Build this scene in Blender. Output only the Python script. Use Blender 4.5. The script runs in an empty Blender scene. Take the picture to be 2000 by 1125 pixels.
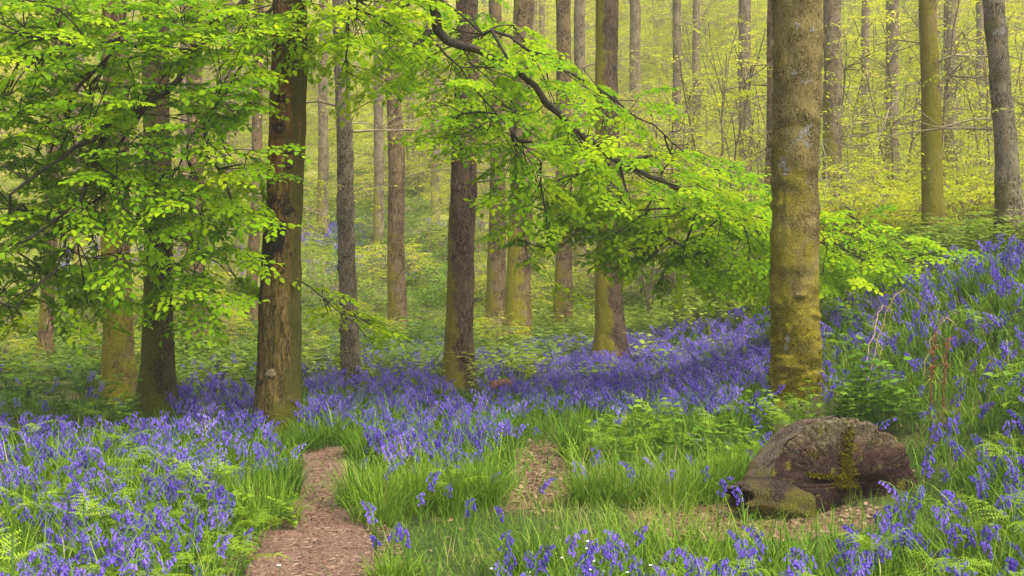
import bpy, math, random
import numpy as np

RNG = np.random.default_rng(7)
random.seed(7)
F = 2222.0            # focal length in photo pixels (2000 wide)
H = 1.6               # camera height
HX, HY = 1000.0, 520.0
scene = bpy.context.scene
COL = scene.collection

# ------------------------------------------------------------------ noise
def _hash(ix, iy, iz, seed):
    h = (ix.astype(np.int64) * 374761393 + iy.astype(np.int64) * 668265263 + iz.astype(np.int64) * 2147483647 + seed * 1274126177) & 0xFFFFFFFF
    h = ((h ^ (h >> 13)) * 1274126177) & 0xFFFFFFFF
    h = h ^ (h >> 16)
    return (h & 0xFFFF) / 65535.0

def vnoise(P, seed=0):
    P = np.asarray(P, float)
    i = np.floor(P); f = P - i; f = f * f * (3 - 2 * f)
    ix, iy, iz = i[..., 0], i[..., 1], i[..., 2]
    out = 0
    for dx in (0, 1):
        wx = f[..., 0] if dx else 1 - f[..., 0]
        for dy in (0, 1):
            wy = f[..., 1] if dy else 1 - f[..., 1]
            for dz in (0, 1):
                wz = f[..., 2] if dz else 1 - f[..., 2]
                out = out + wx * wy * wz * _hash(ix + dx, iy + dy, iz + dz, seed)
    return out * 2 - 1

def fbm(P, seed=0, octv=3):
    P = np.asarray(P, float); s = 0; a = 1; t = 0
    for k in range(octv):
        s = s + a * vnoise(P * 2 ** k, seed + k); t += a; a *= .5
    return s / t

def n2(x, y, sc, seed=0, octv=2):
    x = np.asarray(x, float); y = np.asarray(y, float)
    return fbm(np.stack([x * sc, y * sc, np.full_like(x, seed * 3.7)], -1), seed, octv)

def sstep(a, b, x):
    t = np.clip((np.asarray(x, float) - a) / (b - a), 0, 1)
    return t * t * (3 - 2 * t)

# ------------------------------------------------------------------ terrain
def G(x, y):
    x = np.asarray(x, float); y = np.asarray(y, float)
    bank = 1.75 * sstep(1.4, 6.6, x + .25 * np.sin(y * .7)) * sstep(2, 6, y)
    bank = bank + .25 * sstep(6.5, 14, x)
    t = y - 32.0
    hill = .37 * (np.sqrt(t * t + 16) + t) / 2
    dip = -.0
    return bank + hill + dip + .05 * n2(x, y, .5, 3) * sstep(3, 9, y) + .5 * n2(x, y, .07, 5) * sstep(24, 45, y)

def ground_at(X, Y, h=0.0, dmax=95.0):
    """where the line of sight of a photo pixel meets the ground raised by h"""
    d = np.linspace(3.4, dmax, 3000)
    x = (X - HX) / F * d
    z = H + (HY - Y) / F * d
    g = G(x, d) + h
    k = np.argmax(g >= z)
    if g[k] < z[k]:
        k = len(d) - 1
    return np.array([x[k], d[k], g[k] - h])

def W(X, Y, d):
    return np.array([(X - HX) / F * d, d, H + (HY - Y) / F * d])

def topix(P):
    P = np.asarray(P, float)
    return HX + P[..., 0] / P[..., 1] * F, HY + (H - P[..., 2]) / P[..., 1] * F

def inpoly(X, Y, poly):
    X = np.asarray(X, float); Y = np.asarray(Y, float)
    c = np.zeros(X.shape, bool); n = len(poly)
    for i in range(n):
        x1, y1 = poly[i]; x2, y2 = poly[(i + 1) % n]
        if y1 == y2: continue
        hit = ((y1 > Y) != (y2 > Y)) & (X < (x2 - x1) * (Y - y1) / (y2 - y1) + x1)
        c ^= hit
    return c

# ------------------------------------------------------------------ mesh building
class Tmpl:
    def __init__(s): s.V = []; s.Q = []; s.T = []; s.mq = []; s.mt = []; s.n = 0
    def add(s, V, Q=(), T=(), m=0):
        V = np.asarray(V, float).reshape(-1, 3)
        if len(Q): s.Q.append(np.asarray(Q, int).reshape(-1, 4) + s.n); s.mq += [m] * len(Q)
        if len(T): s.T.append(np.asarray(T, int).reshape(-1, 3) + s.n); s.mt += [m] * len(T)
        s.V.append(V); s.n += len(V)
    def fin(s):
        V = np.concatenate(s.V) if s.V else np.zeros((0, 3))
        Q = np.concatenate(s.Q) if s.Q else np.zeros((0, 4), int)
        T = np.concatenate(s.T) if s.T else np.zeros((0, 3), int)
        return V, Q, T, np.array(s.mq, int), np.array(s.mt, int)

class MB:
    def __init__(s): s.V = []; s.Q = []; s.T = []; s.mq = []; s.mt = []; s.tint = []; s.n = 0
    def raw(s, V, Q=None, T=None, mq=0, mt=0, tint=.5):
        V = np.asarray(V, float).reshape(-1, 3)
        if Q is not None and len(Q):
            Q = np.asarray(Q, int).reshape(-1, 4); s.Q.append(Q + s.n); s.mq.append(np.broadcast_to(mq, (len(Q),)))
        if T is not None and len(T):
            T = np.asarray(T, int).reshape(-1, 3); s.T.append(T + s.n); s.mt.append(np.broadcast_to(mt, (len(T),)))
        s.V.append(V); s.tint.append(np.broadcast_to(tint, (len(V),))); s.n += len(V)
    def inst(s, tmpl, R, T, S=1.0, tint=.5):
        """copies of a template: R (m,3,3), T (m,3), S scalar or (m,) or (m,3)"""
        V, Q, Tr, mq, mt = tmpl.fin() if isinstance(tmpl, Tmpl) else tmpl
        m = len(T)
        if m == 0: return
        S = np.asarray(S, float)
        if S.ndim == 0: S = np.full((m, 3), float(S))
        elif S.ndim == 1: S = np.repeat(S[:, None], 3, 1)
        P = np.einsum('mij,mnj->mni', R, V[None] * S[:, None, :]) + np.asarray(T)[:, None, :]
        off = (np.arange(m) * len(V))[:, None, None]
        tt = np.repeat(np.broadcast_to(tint, (m,)), len(V))
        s.raw(P.reshape(-1, 3),
              (Q[None] + off).reshape(-1, 4) if len(Q) else None, (Tr[None] + off).reshape(-1, 3) if len(Tr) else None,
              np.tile(mq, m) if len(Q) else 0, np.tile(mt, m) if len(Tr) else 0, tt)
    def mesh(s, name, mats, smooth=True):
        me = bpy.data.meshes.new(name)
        V = np.concatenate(s.V); me.vertices.add(len(V)); me.vertices.foreach_set('co', V.astype(np.float32).ravel())
        Q = np.concatenate(s.Q) if s.Q else np.zeros((0, 4), int)
        T = np.concatenate(s.T) if s.T else np.zeros((0, 3), int)
        loops = np.concatenate([Q.ravel(), T.ravel()]).astype(np.int32)
        me.loops.add(len(loops)); me.loops.foreach_set('vertex_index', loops)
        st = np.concatenate([np.arange(len(Q)) * 4, len(Q) * 4 + np.arange(len(T)) * 3]).astype(np.int32)
        me.polygons.add(len(st)); me.polygons.foreach_set('loop_start', st)
        mi = np.concatenate([np.concatenate(s.mq) if s.mq else np.zeros(0, int), np.concatenate(s.mt) if s.mt else np.zeros(0, int)]).astype(np.int32)
        if not isinstance(mats, (list, tuple)): mats = [mats]
        for m in mats: me.materials.append(m)
        me.update(calc_edges=True)
        me.polygons.foreach_set('material_index', mi)
        me.polygons.foreach_set('use_smooth', np.full(len(st), smooth, bool))
        a = me.attributes.new('tint', 'FLOAT', 'POINT'); a.data.foreach_set('value', np.concatenate(s.tint).astype(np.float32))
        me.update()
        return me
    def build(s, name, mats, parent=None, smooth=True):
        if s.n == 0: return None
        return link(name, s.mesh(name, mats, smooth), parent)

def link(name, data, parent=None, loc=None):
    o = bpy.data.objects.new(name, data); COL.objects.link(o)
    if parent is not None: o.parent = parent
    if loc is not None: o.location = tuple(loc)
    return o

def thing(name, label, cat, loc=(0, 0, 0), group=None, rz=0.0):
    o = bpy.data.objects.new(name, None); COL.objects.link(o)
    o.empty_display_size = .2
    o.location = tuple(loc); o.rotation_euler = (0, 0, rz)
    return tag(o, label, cat, group)

def tag(o, label=None, cat=None, group=None, kind=None):
    if label: o['label'] = label
    if cat: o['category'] = cat
    if group: o['group'] = group
    if kind: o['kind'] = kind
    return o

def dup(root, loc, rz=0.0, sc=1.0, label=None, group=None):
    r = root.copy(); COL.objects.link(r); r.location = tuple(loc); r.rotation_euler = (0, 0, rz); r.scale = (sc, sc, sc)
    if label: r['label'] = label
    if group: r['group'] = group
    for ch in list(root.children):
        c = ch.copy(); COL.objects.link(c); c.parent = r
        for g in ch.children:
            e = g.copy(); COL.objects.link(e); e.parent = c
    return r

def nrm(v):
    v = np.asarray(v, float); return v / np.maximum(np.linalg.norm(v, axis=-1, keepdims=True), 1e-9)

def frames(u, n):
    u = nrm(u); n = n - (n * u).sum(-1, keepdims=True) * u; n = nrm(n)
    v = np.cross(n, u)
    return np.stack([u, v, n], -1)

def rotz(a):
    a = np.asarray(a, float); c, s = np.cos(a), np.sin(a); z = np.zeros_like(a); o = np.ones_like(a)
    return np.stack([np.stack([c, -s, z], -1), np.stack([s, c, z], -1), np.stack([z, z, o], -1)], -2)

def tube(mb, pts, rad, sides=6, m=0, cap=False, tint=.5):
    pts = np.asarray(pts, float); n = len(pts); rad = np.broadcast_to(rad, (n,))
    t = nrm(np.gradient(pts, axis=0))
    ref = np.array([0, 0, 1.0]) if abs(t[:, 2].mean()) < .85 else np.array([1.0, 0, 0])
    a = nrm(np.cross(t, ref)); b = np.cross(t, a)
    ang = np.arange(sides) / sides * 2 * math.pi
    V = pts[:, None] + rad[:, None, None] * (a[:, None] * np.cos(ang)[None, :, None] + b[:, None] * np.sin(ang)[None, :, None])
    i = np.arange(n - 1)[:, None] * sides; j = np.arange(sides)[None]; k = (j + 1) % sides
    Q = np.stack([i + j, i + k, i + sides + k, i + sides + j], -1).reshape(-1, 4)
    V = V.reshape(-1, 3); T = None
    if cap:
        V = np.vstack([V, pts[-1], pts[0]]); e = (n - 1) * sides
        T = [[e + q, e + (q + 1) % sides, n * sides] for q in range(sides)] + [[(q + 1) % sides, q, n * sides + 1] for q in range(sides)]
    if isinstance(mb, Tmpl): mb.add(V, Q, T if T is not None else (), m)
    else: mb.raw(V, Q, T, m, m, tint)

# ------------------------------------------------------------------ materials
class NT:
    def __init__(s, name):
        s.m = bpy.data.materials.new(name); s.m.use_nodes = True; s.nt = s.m.node_tree
        s.nt.nodes.clear(); s.out = s.nt.nodes.new('ShaderNodeOutputMaterial')
    def n(s, t, ins=None, **props):
        o = s.nt.nodes.new(t)
        for k, v in props.items(): setattr(o, k, v)
        for k, v in (ins or {}).items():
            sock = o.inputs[k]
            if isinstance(v, bpy.types.NodeSocket): s.nt.links.new(v, sock)
            else: sock.default_value = v
        return o
    def math(s, op, a, b=0.0, clamp=False):
        return s.n('ShaderNodeMath', {0: a, 1: b}, operation=op, use_clamp=clamp).outputs[0]
    def mix(s, f, a, b):
        o = s.n('ShaderNodeMix', data_type='RGBA')
        for k, v in ((0, f), (6, a), (7, b)):
            if isinstance(v, bpy.types.NodeSocket): s.nt.links.new(v, o.inputs[k])
            else: o.inputs[k].default_value = v if k == 0 else (*v, 1)[:4]
        return o.outputs[2]
    def ramp(s, f, stops):
        o = s.n('ShaderNodeValToRGB', {0: f}); cr = o.color_ramp
        while len(cr.elements) < len(stops): cr.elements.new(.5)
        for e, (p, c) in zip(cr.elements, stops):
            e.position = p; e.color = (*c, 1)[:4] if not np.isscalar(c) else (c, c, c, 1)
        return o.outputs[0]
    def mrange(s, v, a, b, c=0.0, d=1.0):
        return s.n('ShaderNodeMapRange', {0: v, 1: a, 2: b, 3: c, 4: d}, interpolation_type='SMOOTHSTEP').outputs[0]
    def noise(s, vec, sc, det=4, rough=.55, dist=0):
        return s.n('ShaderNodeTexNoise', {'Vector': vec, 'Scale': sc, 'Detail': det, 'Roughness': rough, 'Distortion': dist}).outputs[0]
    def obj(s): return s.n('ShaderNodeTexCoord').outputs['Object']
    def scale(s, vec, v): return s.n('ShaderNodeMapping', {'Vector': vec, 'Scale': v}).outputs[0]
    def tint(s): return s.n('ShaderNodeAttribute', attribute_name='tint').outputs['Fac']
    def surf(s, sh): s.nt.links.new(sh, s.out.inputs['Surface']); return s.m

def leaf_mat(name, stops, trans, tr_f=.42, rough=.45, spec=.35):
    t = NT(name); f = t.tint(); c = t.ramp(f, stops)
    tc = t.ramp(f, [(p, tuple(x * k for x, k in zip(q, trans))) for p, q in stops])
    b = t.n('ShaderNodeBsdfPrincipled', {'Base Color': c, 'Roughness': rough, 'Specular IOR Level': spec})
    r = t.n('ShaderNodeBsdfTranslucent', {'Color': tc})
    x = t.n('ShaderNodeMixShader', {0: tr_f, 1: b.outputs[0], 2: r.outputs[0]})
    return t.surf(x.outputs[0])

def plain_mat(name, stops, rough=.8, sc=20, bump=.2, spec=.2):
    t = NT(name); o = t.obj(); f = t.noise(o, sc, 5)
    c = t.ramp(f, stops)
    b = t.n('ShaderNodeBump', {'Strength': bump, 'Distance': .01, 'Height': f})
    return t.surf(t.n('ShaderNodeBsdfPrincipled', {'Base Color': c, 'Roughness': rough, 'Specular IOR Level': spec, 'Normal': b.outputs[0]}).outputs[0])

def bark_mat(name, dark, mid, light, moss=(.10, .105, .008), moss_amt=.4, moss_h=2.0, moss_x=0.0, lichen=0.0, sc=9.0, stretch=.16, depth=1.0, extra=None):
    t = NT(name); o = t.obj()
    st = t.scale(o, (sc, sc, sc * stretch))
    wob = t.noise(o, 6, 3)
    wv = t.n('ShaderNodeVectorMath', {0: st, 1: t.n('ShaderNodeVectorMath', {0: t.n('ShaderNodeTexNoise', {'Vector': o, 'Scale': 7.0, 'Detail': 4}).outputs[1], 'Scale': 1.6}, operation='SCALE').outputs[0]}, operation='ADD').outputs[0]
    fis = t.noise(wv, 2.6, 7, .68, .3)
    vor = t.n('ShaderNodeTexVoronoi', {'Vector': wv, 'Scale': 3.4, 'Randomness': 1.0}, feature='DISTANCE_TO_EDGE').outputs[0]
    patch = t.mrange(t.noise(o, 4.5, 3), .35, .6)
    crack = t.math('MAXIMUM', t.mrange(vor, 0.0, .2), t.math('MULTIPLY', patch, .8))
    h = t.math('ADD', t.math('MULTIPLY', crack, .32), t.math('MULTIPLY', fis, .85))
    c = t.ramp(h, [(.50, tuple(x * .55 for x in dark)), (.64, mid), (.82, light)])
    big = t.noise(o, 1.7, 3)
    c = t.mix(t.mrange(big, .35, .7, 0, .45), c, tuple(.6 * a + .4 * b for a, b in zip(dark, mid)))
    fine = t.noise(o, 90, 3)
    c = t.mix(t.mrange(fine, .35, .7, .25, 0), c, dark)
    if extra: c = extra(t, o, c, wob, fis)
    sep = t.n('ShaderNodeSeparateXYZ', {0: o})
    mn = t.noise(o, 2.6, 6, .65)
    side = t.math('MULTIPLY', sep.outputs[0], -moss_x)
    hz = t.mrange(sep.outputs[2], 0.0, moss_h, .30, 0.0)
    mm = t.math('ADD', t.math('ADD', mn, hz), side)
    mask = t.mrange(mm, .78 - moss_amt * .42, .98 - moss_amt * .42)
    mfine = t.noise(o, 60, 4, .7)
    mc = t.ramp(mfine, [(.25, tuple(x * .45 for x in moss)), (.5, moss), (.75, tuple(min(1, x * 1.7) for x in moss))])
    c = t.mix(t.math('MULTIPLY', mask, .9), c, mc)
    if lichen > 0:
        ln = t.noise(t.scale(o, (1, 1, .6)), 3.4, 2); ls = t.noise(o, 38, 4, .7)
        lm = t.mrange(t.math('ADD', t.math('MULTIPLY', ln, .75), t.math('MULTIPLY', ls, .35)), .70 - lichen * .1, .76 - lichen * .1)
        c = t.mix(lm, c, (.36, .37, .33))
    hh = t.math('ADD', h, t.math('MULTIPLY', t.math('MULTIPLY', mask, mfine), .5))
    hh = t.math('ADD', hh, t.math('MULTIPLY', fine, .18))
    b = t.n('ShaderNodeBump', {'Strength': 1.0, 'Distance': .05 * depth, 'Height': hh})
    return t.surf(t.n('ShaderNodeBsdfPrincipled', {'Base Color': c, 'Roughness': .88, 'Specular IOR Level': .18, 'Normal': b.outputs[0]}).outputs[0])

def front_extra(t, o, c, wob, fis):
    sep = t.n('ShaderNodeSeparateXYZ', {0: o}); z = sep.outputs[2]; x = sep.outputs[0]
    # rust red bark high on the trunk, olive algae lower down and down the right side, sooty stains
    red = t.ramp(fis, [(.36, (.06, .022, .008)), (.5, (.19, .082, .028)), (.64, (.34, .18, .08))])
    zn = t.math('ADD', z, t.math('MULTIPLY', t.math('SUBTRACT', wob, .5), 1.6))
    low = t.ramp(fis, [(.38, (.018, .012, .005)), (.5, (.10, .068, .016)), (.62, (.20, .14, .045))]); c = t.mix(t.mrange(zn, 1.9, 2.9), low, red)
    ol = t.math('ADD', t.math('MULTIPLY', x, 1.5), t.math('MULTIPLY', t.noise(t.scale(o, (1, 1, .22)), 9, 5, .65), 1.0))
    c = t.mix(t.mrange(ol, .62, .80, 0, .85), c, (.05, .058, .006))
    sn = t.noise(t.scale(o, (1, 1, .7)), 5.5, 5, .7)
    band = t.math('MULTIPLY', t.mrange(z, 1.35, 1.75), t.mrange(z, 2.2, 2.45, 1, 0))
    s = t.math('ADD', t.math('SUBTRACT', sn, t.math('MULTIPLY', x, .55)), t.math('MULTIPLY', band, .22))
    band2 = t.math('MULTIPLY', t.mrange(z, .2, .5), t.mrange(z, 2.3, 2.55, 1, 0))
    return t.mix(t.math('MULTIPLY', t.mrange(s, .64, .69), band2), c, (.010, .011, .006))

M = {}
M['beech_leaf'] = leaf_mat('beech_leaf', [(0, (.085, .225, .003)), (.5, (.21, .39, .004)), (1, (.44, .56, .008))], (1.4, 1.3, .5), .52, .65, .06)
M['spring_leaf'] = leaf_mat('spring_leaf', [(0, (.22, .33, .02)), (.5, (.40, .46, .03)), (1, (.62, .60, .06))], (1.3, 1.25, .8), .55, .6, .1)
M['herb'] = leaf_mat('herb_leaf', [(0, (.05, .13, .010)), (.5, (.12, .24, .014)), (1, (.25, .37, .025))], (1.3, 1.2, .7), .35, .6, .12)
M['under'] = leaf_mat('undergrowth_leaf', [(0, (.045, .11, .012)), (.5, (.17, .275, .024)), (1, (.38, .43, .06))], (1.2, 1.15, .8), .4, .55, .2)
M['fern'] = leaf_mat('fern_leaf', [(0, (.09, .20, .010)), (.5, (.18, .31, .012)), (1, (.31, .42, .025))], (1.2, 1.2, .8), .35, .55, .2)
M['grass'] = leaf_mat('grass_blade', [(0, (.03, .095, .006)), (.4, (.085, .20, .010)), (.8, (.21, .32, .025)), (1, (.40, .36, .13))], (1.2, 1.15, .7), .28, .6, .12)
M['bell'] = leaf_mat('bluebell_petal', [(0, (.068, .040, .30)), (.5, (.13, .080, .48)), (1, (.28, .19, .68))], (1.1, .95, 1.1), .3, .65, .08)
M['bell_stem'] = leaf_mat('bluebell_stem', [(0, (.06, .13, .02)), (1, (.15, .25, .05))], (1.2, 1.2, .8), .15)
M['white'] = leaf_mat('white_petal', [(0, (.75, .76, .7)), (1, (.85, .85, .8))], (1, 1, 1), .2)
M['litter'] = leaf_mat('dry_leaf', [(0, (.10, .06, .035)), (.5, (.19, .125, .075)), (1, (.32, .24, .15))], (.6, .5, .4), .1, .8, .1)
M['chip'] = leaf_mat('wood_chip', [(0, (.06, .032, .022)), (.5, (.165, .10, .068)), (1, (.31, .21, .15))], (.3, .3, .3), .02, .85, .1)
M['twig'] = plain_mat('dark_twig', [(.3, (.012, .011, .008)), (.6, (.035, .03, .018)), (.8, (.07, .075, .02))], .9, 14, .5)
M['paletwig'] = plain_mat('pale_twig', [(.3, (.16, .12, .07)), (.7, (.34, .28, .17))], .9, 14, .3)
M['greytwig'] = plain_mat('grey_twig', [(.3, (.07, .055, .03)), (.7, (.2, .16, .09))], .9, 14, .3)
M['deadstem'] = plain_mat('dead_stem', [(.3, (.22, .15, .08)), (.7, (.4, .31, .19))], .9, 30, .3)
M['redstem'] = plain_mat('red_stem', [(.3, (.16, .05, .025)), (.7, (.26, .10, .05))], .9, 30, .3)
M['moss'] = leaf_mat('moss_tuft', [(0, (.06, .06, .005)), (.5, (.17, .15, .008)), (1, (.34, .28, .014))], (1.1, 1.1, .8), .3, .9, .05)
M['lichen'] = plain_mat('grey_lichen', [(.3, (.14, .14, .105)), (.7, (.31, .305, .25))], .95, 60, .8, .05)
M['wound'] = plain_mat('bark_wound', [(.35, (.12, .09, .045)), (.6, (.24, .18, .10)), (.8, (.36, .29, .19))], .9, 25, .8)
M['scar'] = plain_mat('branch_scar', [(.35, (.012, .010, .007)), (.6, (.035, .024, .014)), (.8, (.1, .06, .03))], .9, 25, .8)

B_ROUGH = ((.05, .032, .015), (.20, .132, .064), (.36, .26, .145))
B_GREY = ((.05, .04, .022), (.20, .165, .10), (.37, .32, .22))
B_DARK = ((.014, .012, .006), (.075, .06, .022), (.15, .12, .05))
M['bark_front'] = bark_mat('bark_front', (.016, .014, .005), (.095, .075, .018), (.17, .12, .045), (.085, .088, .006), .34, 1.2, 0, 0, 14, .09, .7, front_extra)
M['bark_mossy'] = bark_mat('bark_mossy', (.06, .042, .012), (.22, .17, .05), (.37, .30, .12), (.26, .22, .012), .50, 3.0, .25, .0, 26, .35, .7)
M['bark_moss_dark'] = bark_mat('bark_moss_dark', *B_DARK, (.13, .135, .009), .52, 2.2, 1.2, 0, 14, .14, 1.0)
M['bark_rough'] = bark_mat('bark_rough', *B_ROUGH, (.25, .22, .010), .34, 2.8, 1.0, .05, 13, .14, 1.3)
M['bark_base_moss'] = bark_mat('bark_base_moss', *B_ROUGH, (.30, .27, .012), .62, 2.8, .9, 0, 13, .14, 1.2)
M['bark_lichen'] = bark_mat('bark_lichen', *B_GREY, (.10, .10, .012), .30, 1.5, .5, .22, 16, .3, 1.0)
M['bark_far'] = bark_mat('bark_far', (.08, .06, .035), (.22, .165, .095), (.34, .27, .17), (.22, .21, .02), .3, 5.0, .8, 0, 8, .16, 1.0)

# ------------------------------------------------------------------ templates
def leaf_tmpl(lod=0):
    t = Tmpl()
    if lod == 0:
        xs = [.0, .22, .5, .8, 1.0]; ws = [0, .25, .33, .2, 0]; zs = [0, .02, .0, -.06, -.13]
        V = [(0, 0, 0)]
        for x, w, z in zip(xs[1:4], ws[1:4], zs[1:4]): V += [(x, w, z + .07), (x, 0, z), (x, -w, z + .07)]
        V.append((1, 0, zs[4]))
        Q = []
        for k in range(2):
            a = 1 + 3 * k; Q += [(a + 1, a + 4, a + 3, a), (a + 2, a + 5, a + 4, a + 1)]
        t.add(V, Q, [(0, 2, 1), (0, 3, 2), (8, 10, 7), (9, 10, 8)])
    else:
        V = [(0, 0, 0), (.5, .3, .05), (.5, -.3, .05), (1, 0, -.06)]
        t.add(V, [], [(0, 3, 1), (0, 2, 3)])
    return t.fin()
LEAF = leaf_tmpl(0); LEAF1 = leaf_tmpl(1)

def blade_tmpl(bend, seg=4, w=1.0):
    """unit-length blade, width 1 (scaled), starting upright and bending towards +x"""
    t = Tmpl(); a = 0.0; p = np.zeros(3); V = []
    for k in range(seg + 1):
        f = k / seg; hw = .5 * w * (1 - f ** 2.2) if k < seg else 0
        if k < seg: V += [(p[0], -hw, p[2]), (p[0], hw, p[2])]
        else: V.append(tuple(p))
        a = bend * (f + 1 / seg) ** 1.3
        p = p + np.array([math.sin(a), 0, math.cos(a)]) / seg
    Q = [(2 * k, 2 * k + 1, 2 * k + 3, 2 * k + 2) for k in range(seg - 1)]
    t.add(V, Q, [(2 * seg - 2, 2 * seg - 1, 2 * seg)])
    return t.fin()
BLADES = [blade_tmpl(b) for b in (.35, .8, 1.3, 1.9, 2.4)]

def scatter_blades(mb, P, L, w, tint, rng, bends=(0, 1, 1, 2, 2, 3, 3, 4)):
    n = len(P); pick = rng.choice(bends, n); R = rotz(rng.uniform(0, 6.283, n))
    tl = rng.normal(0, .28, (n, 2))
    sh = np.zeros((n, 3, 3)); sh[:, 0, 0] = sh[:, 1, 1] = sh[:, 2, 2] = 1; sh[:, 0, 2] = tl[:, 0]; sh[:, 1, 2] = tl[:, 1]
    R = sh @ R
    for b in set(bends):
        k = pick == b
        mb.inst(BLADES[b], R[k], P[k], np.stack([L[k], w[k], L[k]], -1), tint[k])

def bell_shape(t, pos, d, L, w, sides, rings, m):
    """one nodding bell: narrow top, straight tube, flared recurved rim"""
    d = nrm(d); ref = np.array([0.3, .2, 1.0]); a = nrm(np.cross(d, ref)); b = np.cross(d, a)
    prof = [(0, .22), (.25, .5), (.72, .46), (1, .95)] if rings == 4 else [(0, .25), (.6, .5), (1, .9)]
    ang = np.arange(sides) / sides * 6.2832
    V = np.concatenate([pos + d * (L * x) + .5 * w * 2 * r * .5 * (a[None] * np.cos(ang + .3)[:, None] + b[None] * np.sin(ang + .3)[:, None]) for x, r in prof])
    Q = [(i * sides + j, i * sides + (j + 1) % sides, (i + 1) * sides + (j + 1) % sides, (i + 1) * sides + j) for i in range(len(prof) - 1) for j in range(sides)]
    t.add(V, Q, (), m)

def bluebell_parts(rng, lod):
    h = rng.uniform(.27, .36); nod = rng.uniform(.04, .12); n = 8
    ts = np.linspace(0, 1, n)
    pts = np.stack([nod * ts ** 4 * 1.0 + rng.uniform(-.03, .03) * ts ** 2, rng.uniform(-.03, .03) * ts ** 2, h * (ts - .13 * ts ** 8)], -1)
    stem = Tmpl(); tube(stem, pts, np.linspace(.0042, .0022, n), 4 if lod == 0 else 3, 0)
    head = Tmpl(); nb = rng.integers(15, 22) if lod == 0 else rng.integers(11, 14)
    for k in range(nb):
        f = .55 + .45 * (k + .5) / nb
        p = np.array([np.interp(f, ts, pts[:, i]) for i in range(3)])
        az = rng.uniform(-1.5, 1.5) if rng.random() < .75 else rng.uniform(-3.1, 3.1)
        out = np.array([math.cos(az), math.sin(az), .25])
        ped = p + out * rng.uniform(.012, .030)
        size = (1.0 if lod == 0 else 1.2) * (1.05 - .45 * max(0, (f - .8) / .2))
        bell_shape(head, ped, out * .45 + np.array([0, 0, -1.0]), .024 * size, .020 * size, 5 if lod == 0 else 4, 4 if lod == 0 else 3, 1)
        if lod == 0: tube(head, [p, (p + ped) / 2 + [0, 0, .004], ped], .0013, 3, 0)
    leaves = []
    for k in range(3):
        l = Tmpl(); L = rng.uniform(.2, .3); az = rng.uniform(0, 6.28)
        V, Q, T, _, _ = BLADES[rng.integers(0, 4)]
        V = V * np.array([L, .013, L]) @ rotz(np.array([az]))[0].T
        l.add(V, Q, T, 2); leaves.append(l)
    return stem, head, leaves

def merge(ts):
    o = Tmpl()
    for t in ts:
        V, Q, T, mq, mt = t.fin()
        b = o.n
        if len(Q): o.Q.append(Q + b); o.mq += list(mq)
        if len(T): o.T.append(T + b); o.mt += list(mt)
        o.V.append(V); o.n += len(V)
    return o.fin()

def frond_tmpl(L=1.0, pairs=10, width=.40, droop=1.1, lod=0, rng=RNG):
    """a fern frond along +x rising then arching, with lobed pinnae that sag and twist unevenly"""
    t = Tmpl(); n = 12; a = .75; p = np.zeros(3); axis = [p.copy()]; yaw = 0
    for k in range(n):
        a = .75 - droop * ((k + 1) / n) ** 1.2; yaw += rng.normal(0, .05)
        p = p + np.array([math.cos(a) * math.cos(yaw), math.cos(a) * math.sin(yaw), math.sin(a)]) * L / n; axis.append(p.copy())
    axis = np.array(axis); s = np.linspace(0, 1, n + 1)
    tube(t, axis, np.linspace(.008, .002, n + 1) * L, 3, 0)
    tan = nrm(np.gradient(axis, axis=0))
    for k in range(pairs):
        f = .2 + .78 * k / (pairs - 1)
        c = np.array([np.interp(f, s, axis[:, i]) for i in range(3)]); u = np.array([np.interp(f, s, tan[:, i]) for i in range(3)])
        up = nrm(np.array([-u[2] * u[0], -u[2] * u[1], u[0] ** 2 + u[1] ** 2]) + .01)
        lat = np.cross(up, u)
        for sd in (1, -1):
            if rng.random() < .06: continue
            pl = (width * L * (max(0, 1 - f) ** .75) * (.55 + .9 * min(f, .5)) * rng.uniform(.8, 1.12) + .012 * L)
            d = nrm(u * rng.uniform(.25, .7) + lat * sd - up * rng.uniform(-.15, .35))
            q = nrm(np.cross(up, d) + up * rng.normal(0, .3)); sag = rng.uniform(.05, .4)
            m = 7 if lod == 0 else 3
            for j in range(m):
                g = (j + .2) / m; cc = c + d * pl * g - up * pl * sag * g * g; ll = pl * .24 * (1 - g * .8) * rng.uniform(.7, 1.2); ww = pl / m * (.30 if lod == 0 else .34)
                for e in (1, -1):
                    tip = cc + q * e * ll + d * ll * .45 - up * ll * rng.uniform(-.1, .5)
                    t.add([cc - d * ww, cc + d * ww, tip], [], [(0, 1, 2)], 0)
            t.add([c - q * .004 * L, c + q * .004 * L, c + d * pl - up * pl * sag], [], [(0, 1, 2)], 0)
    return t.fin()

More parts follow.
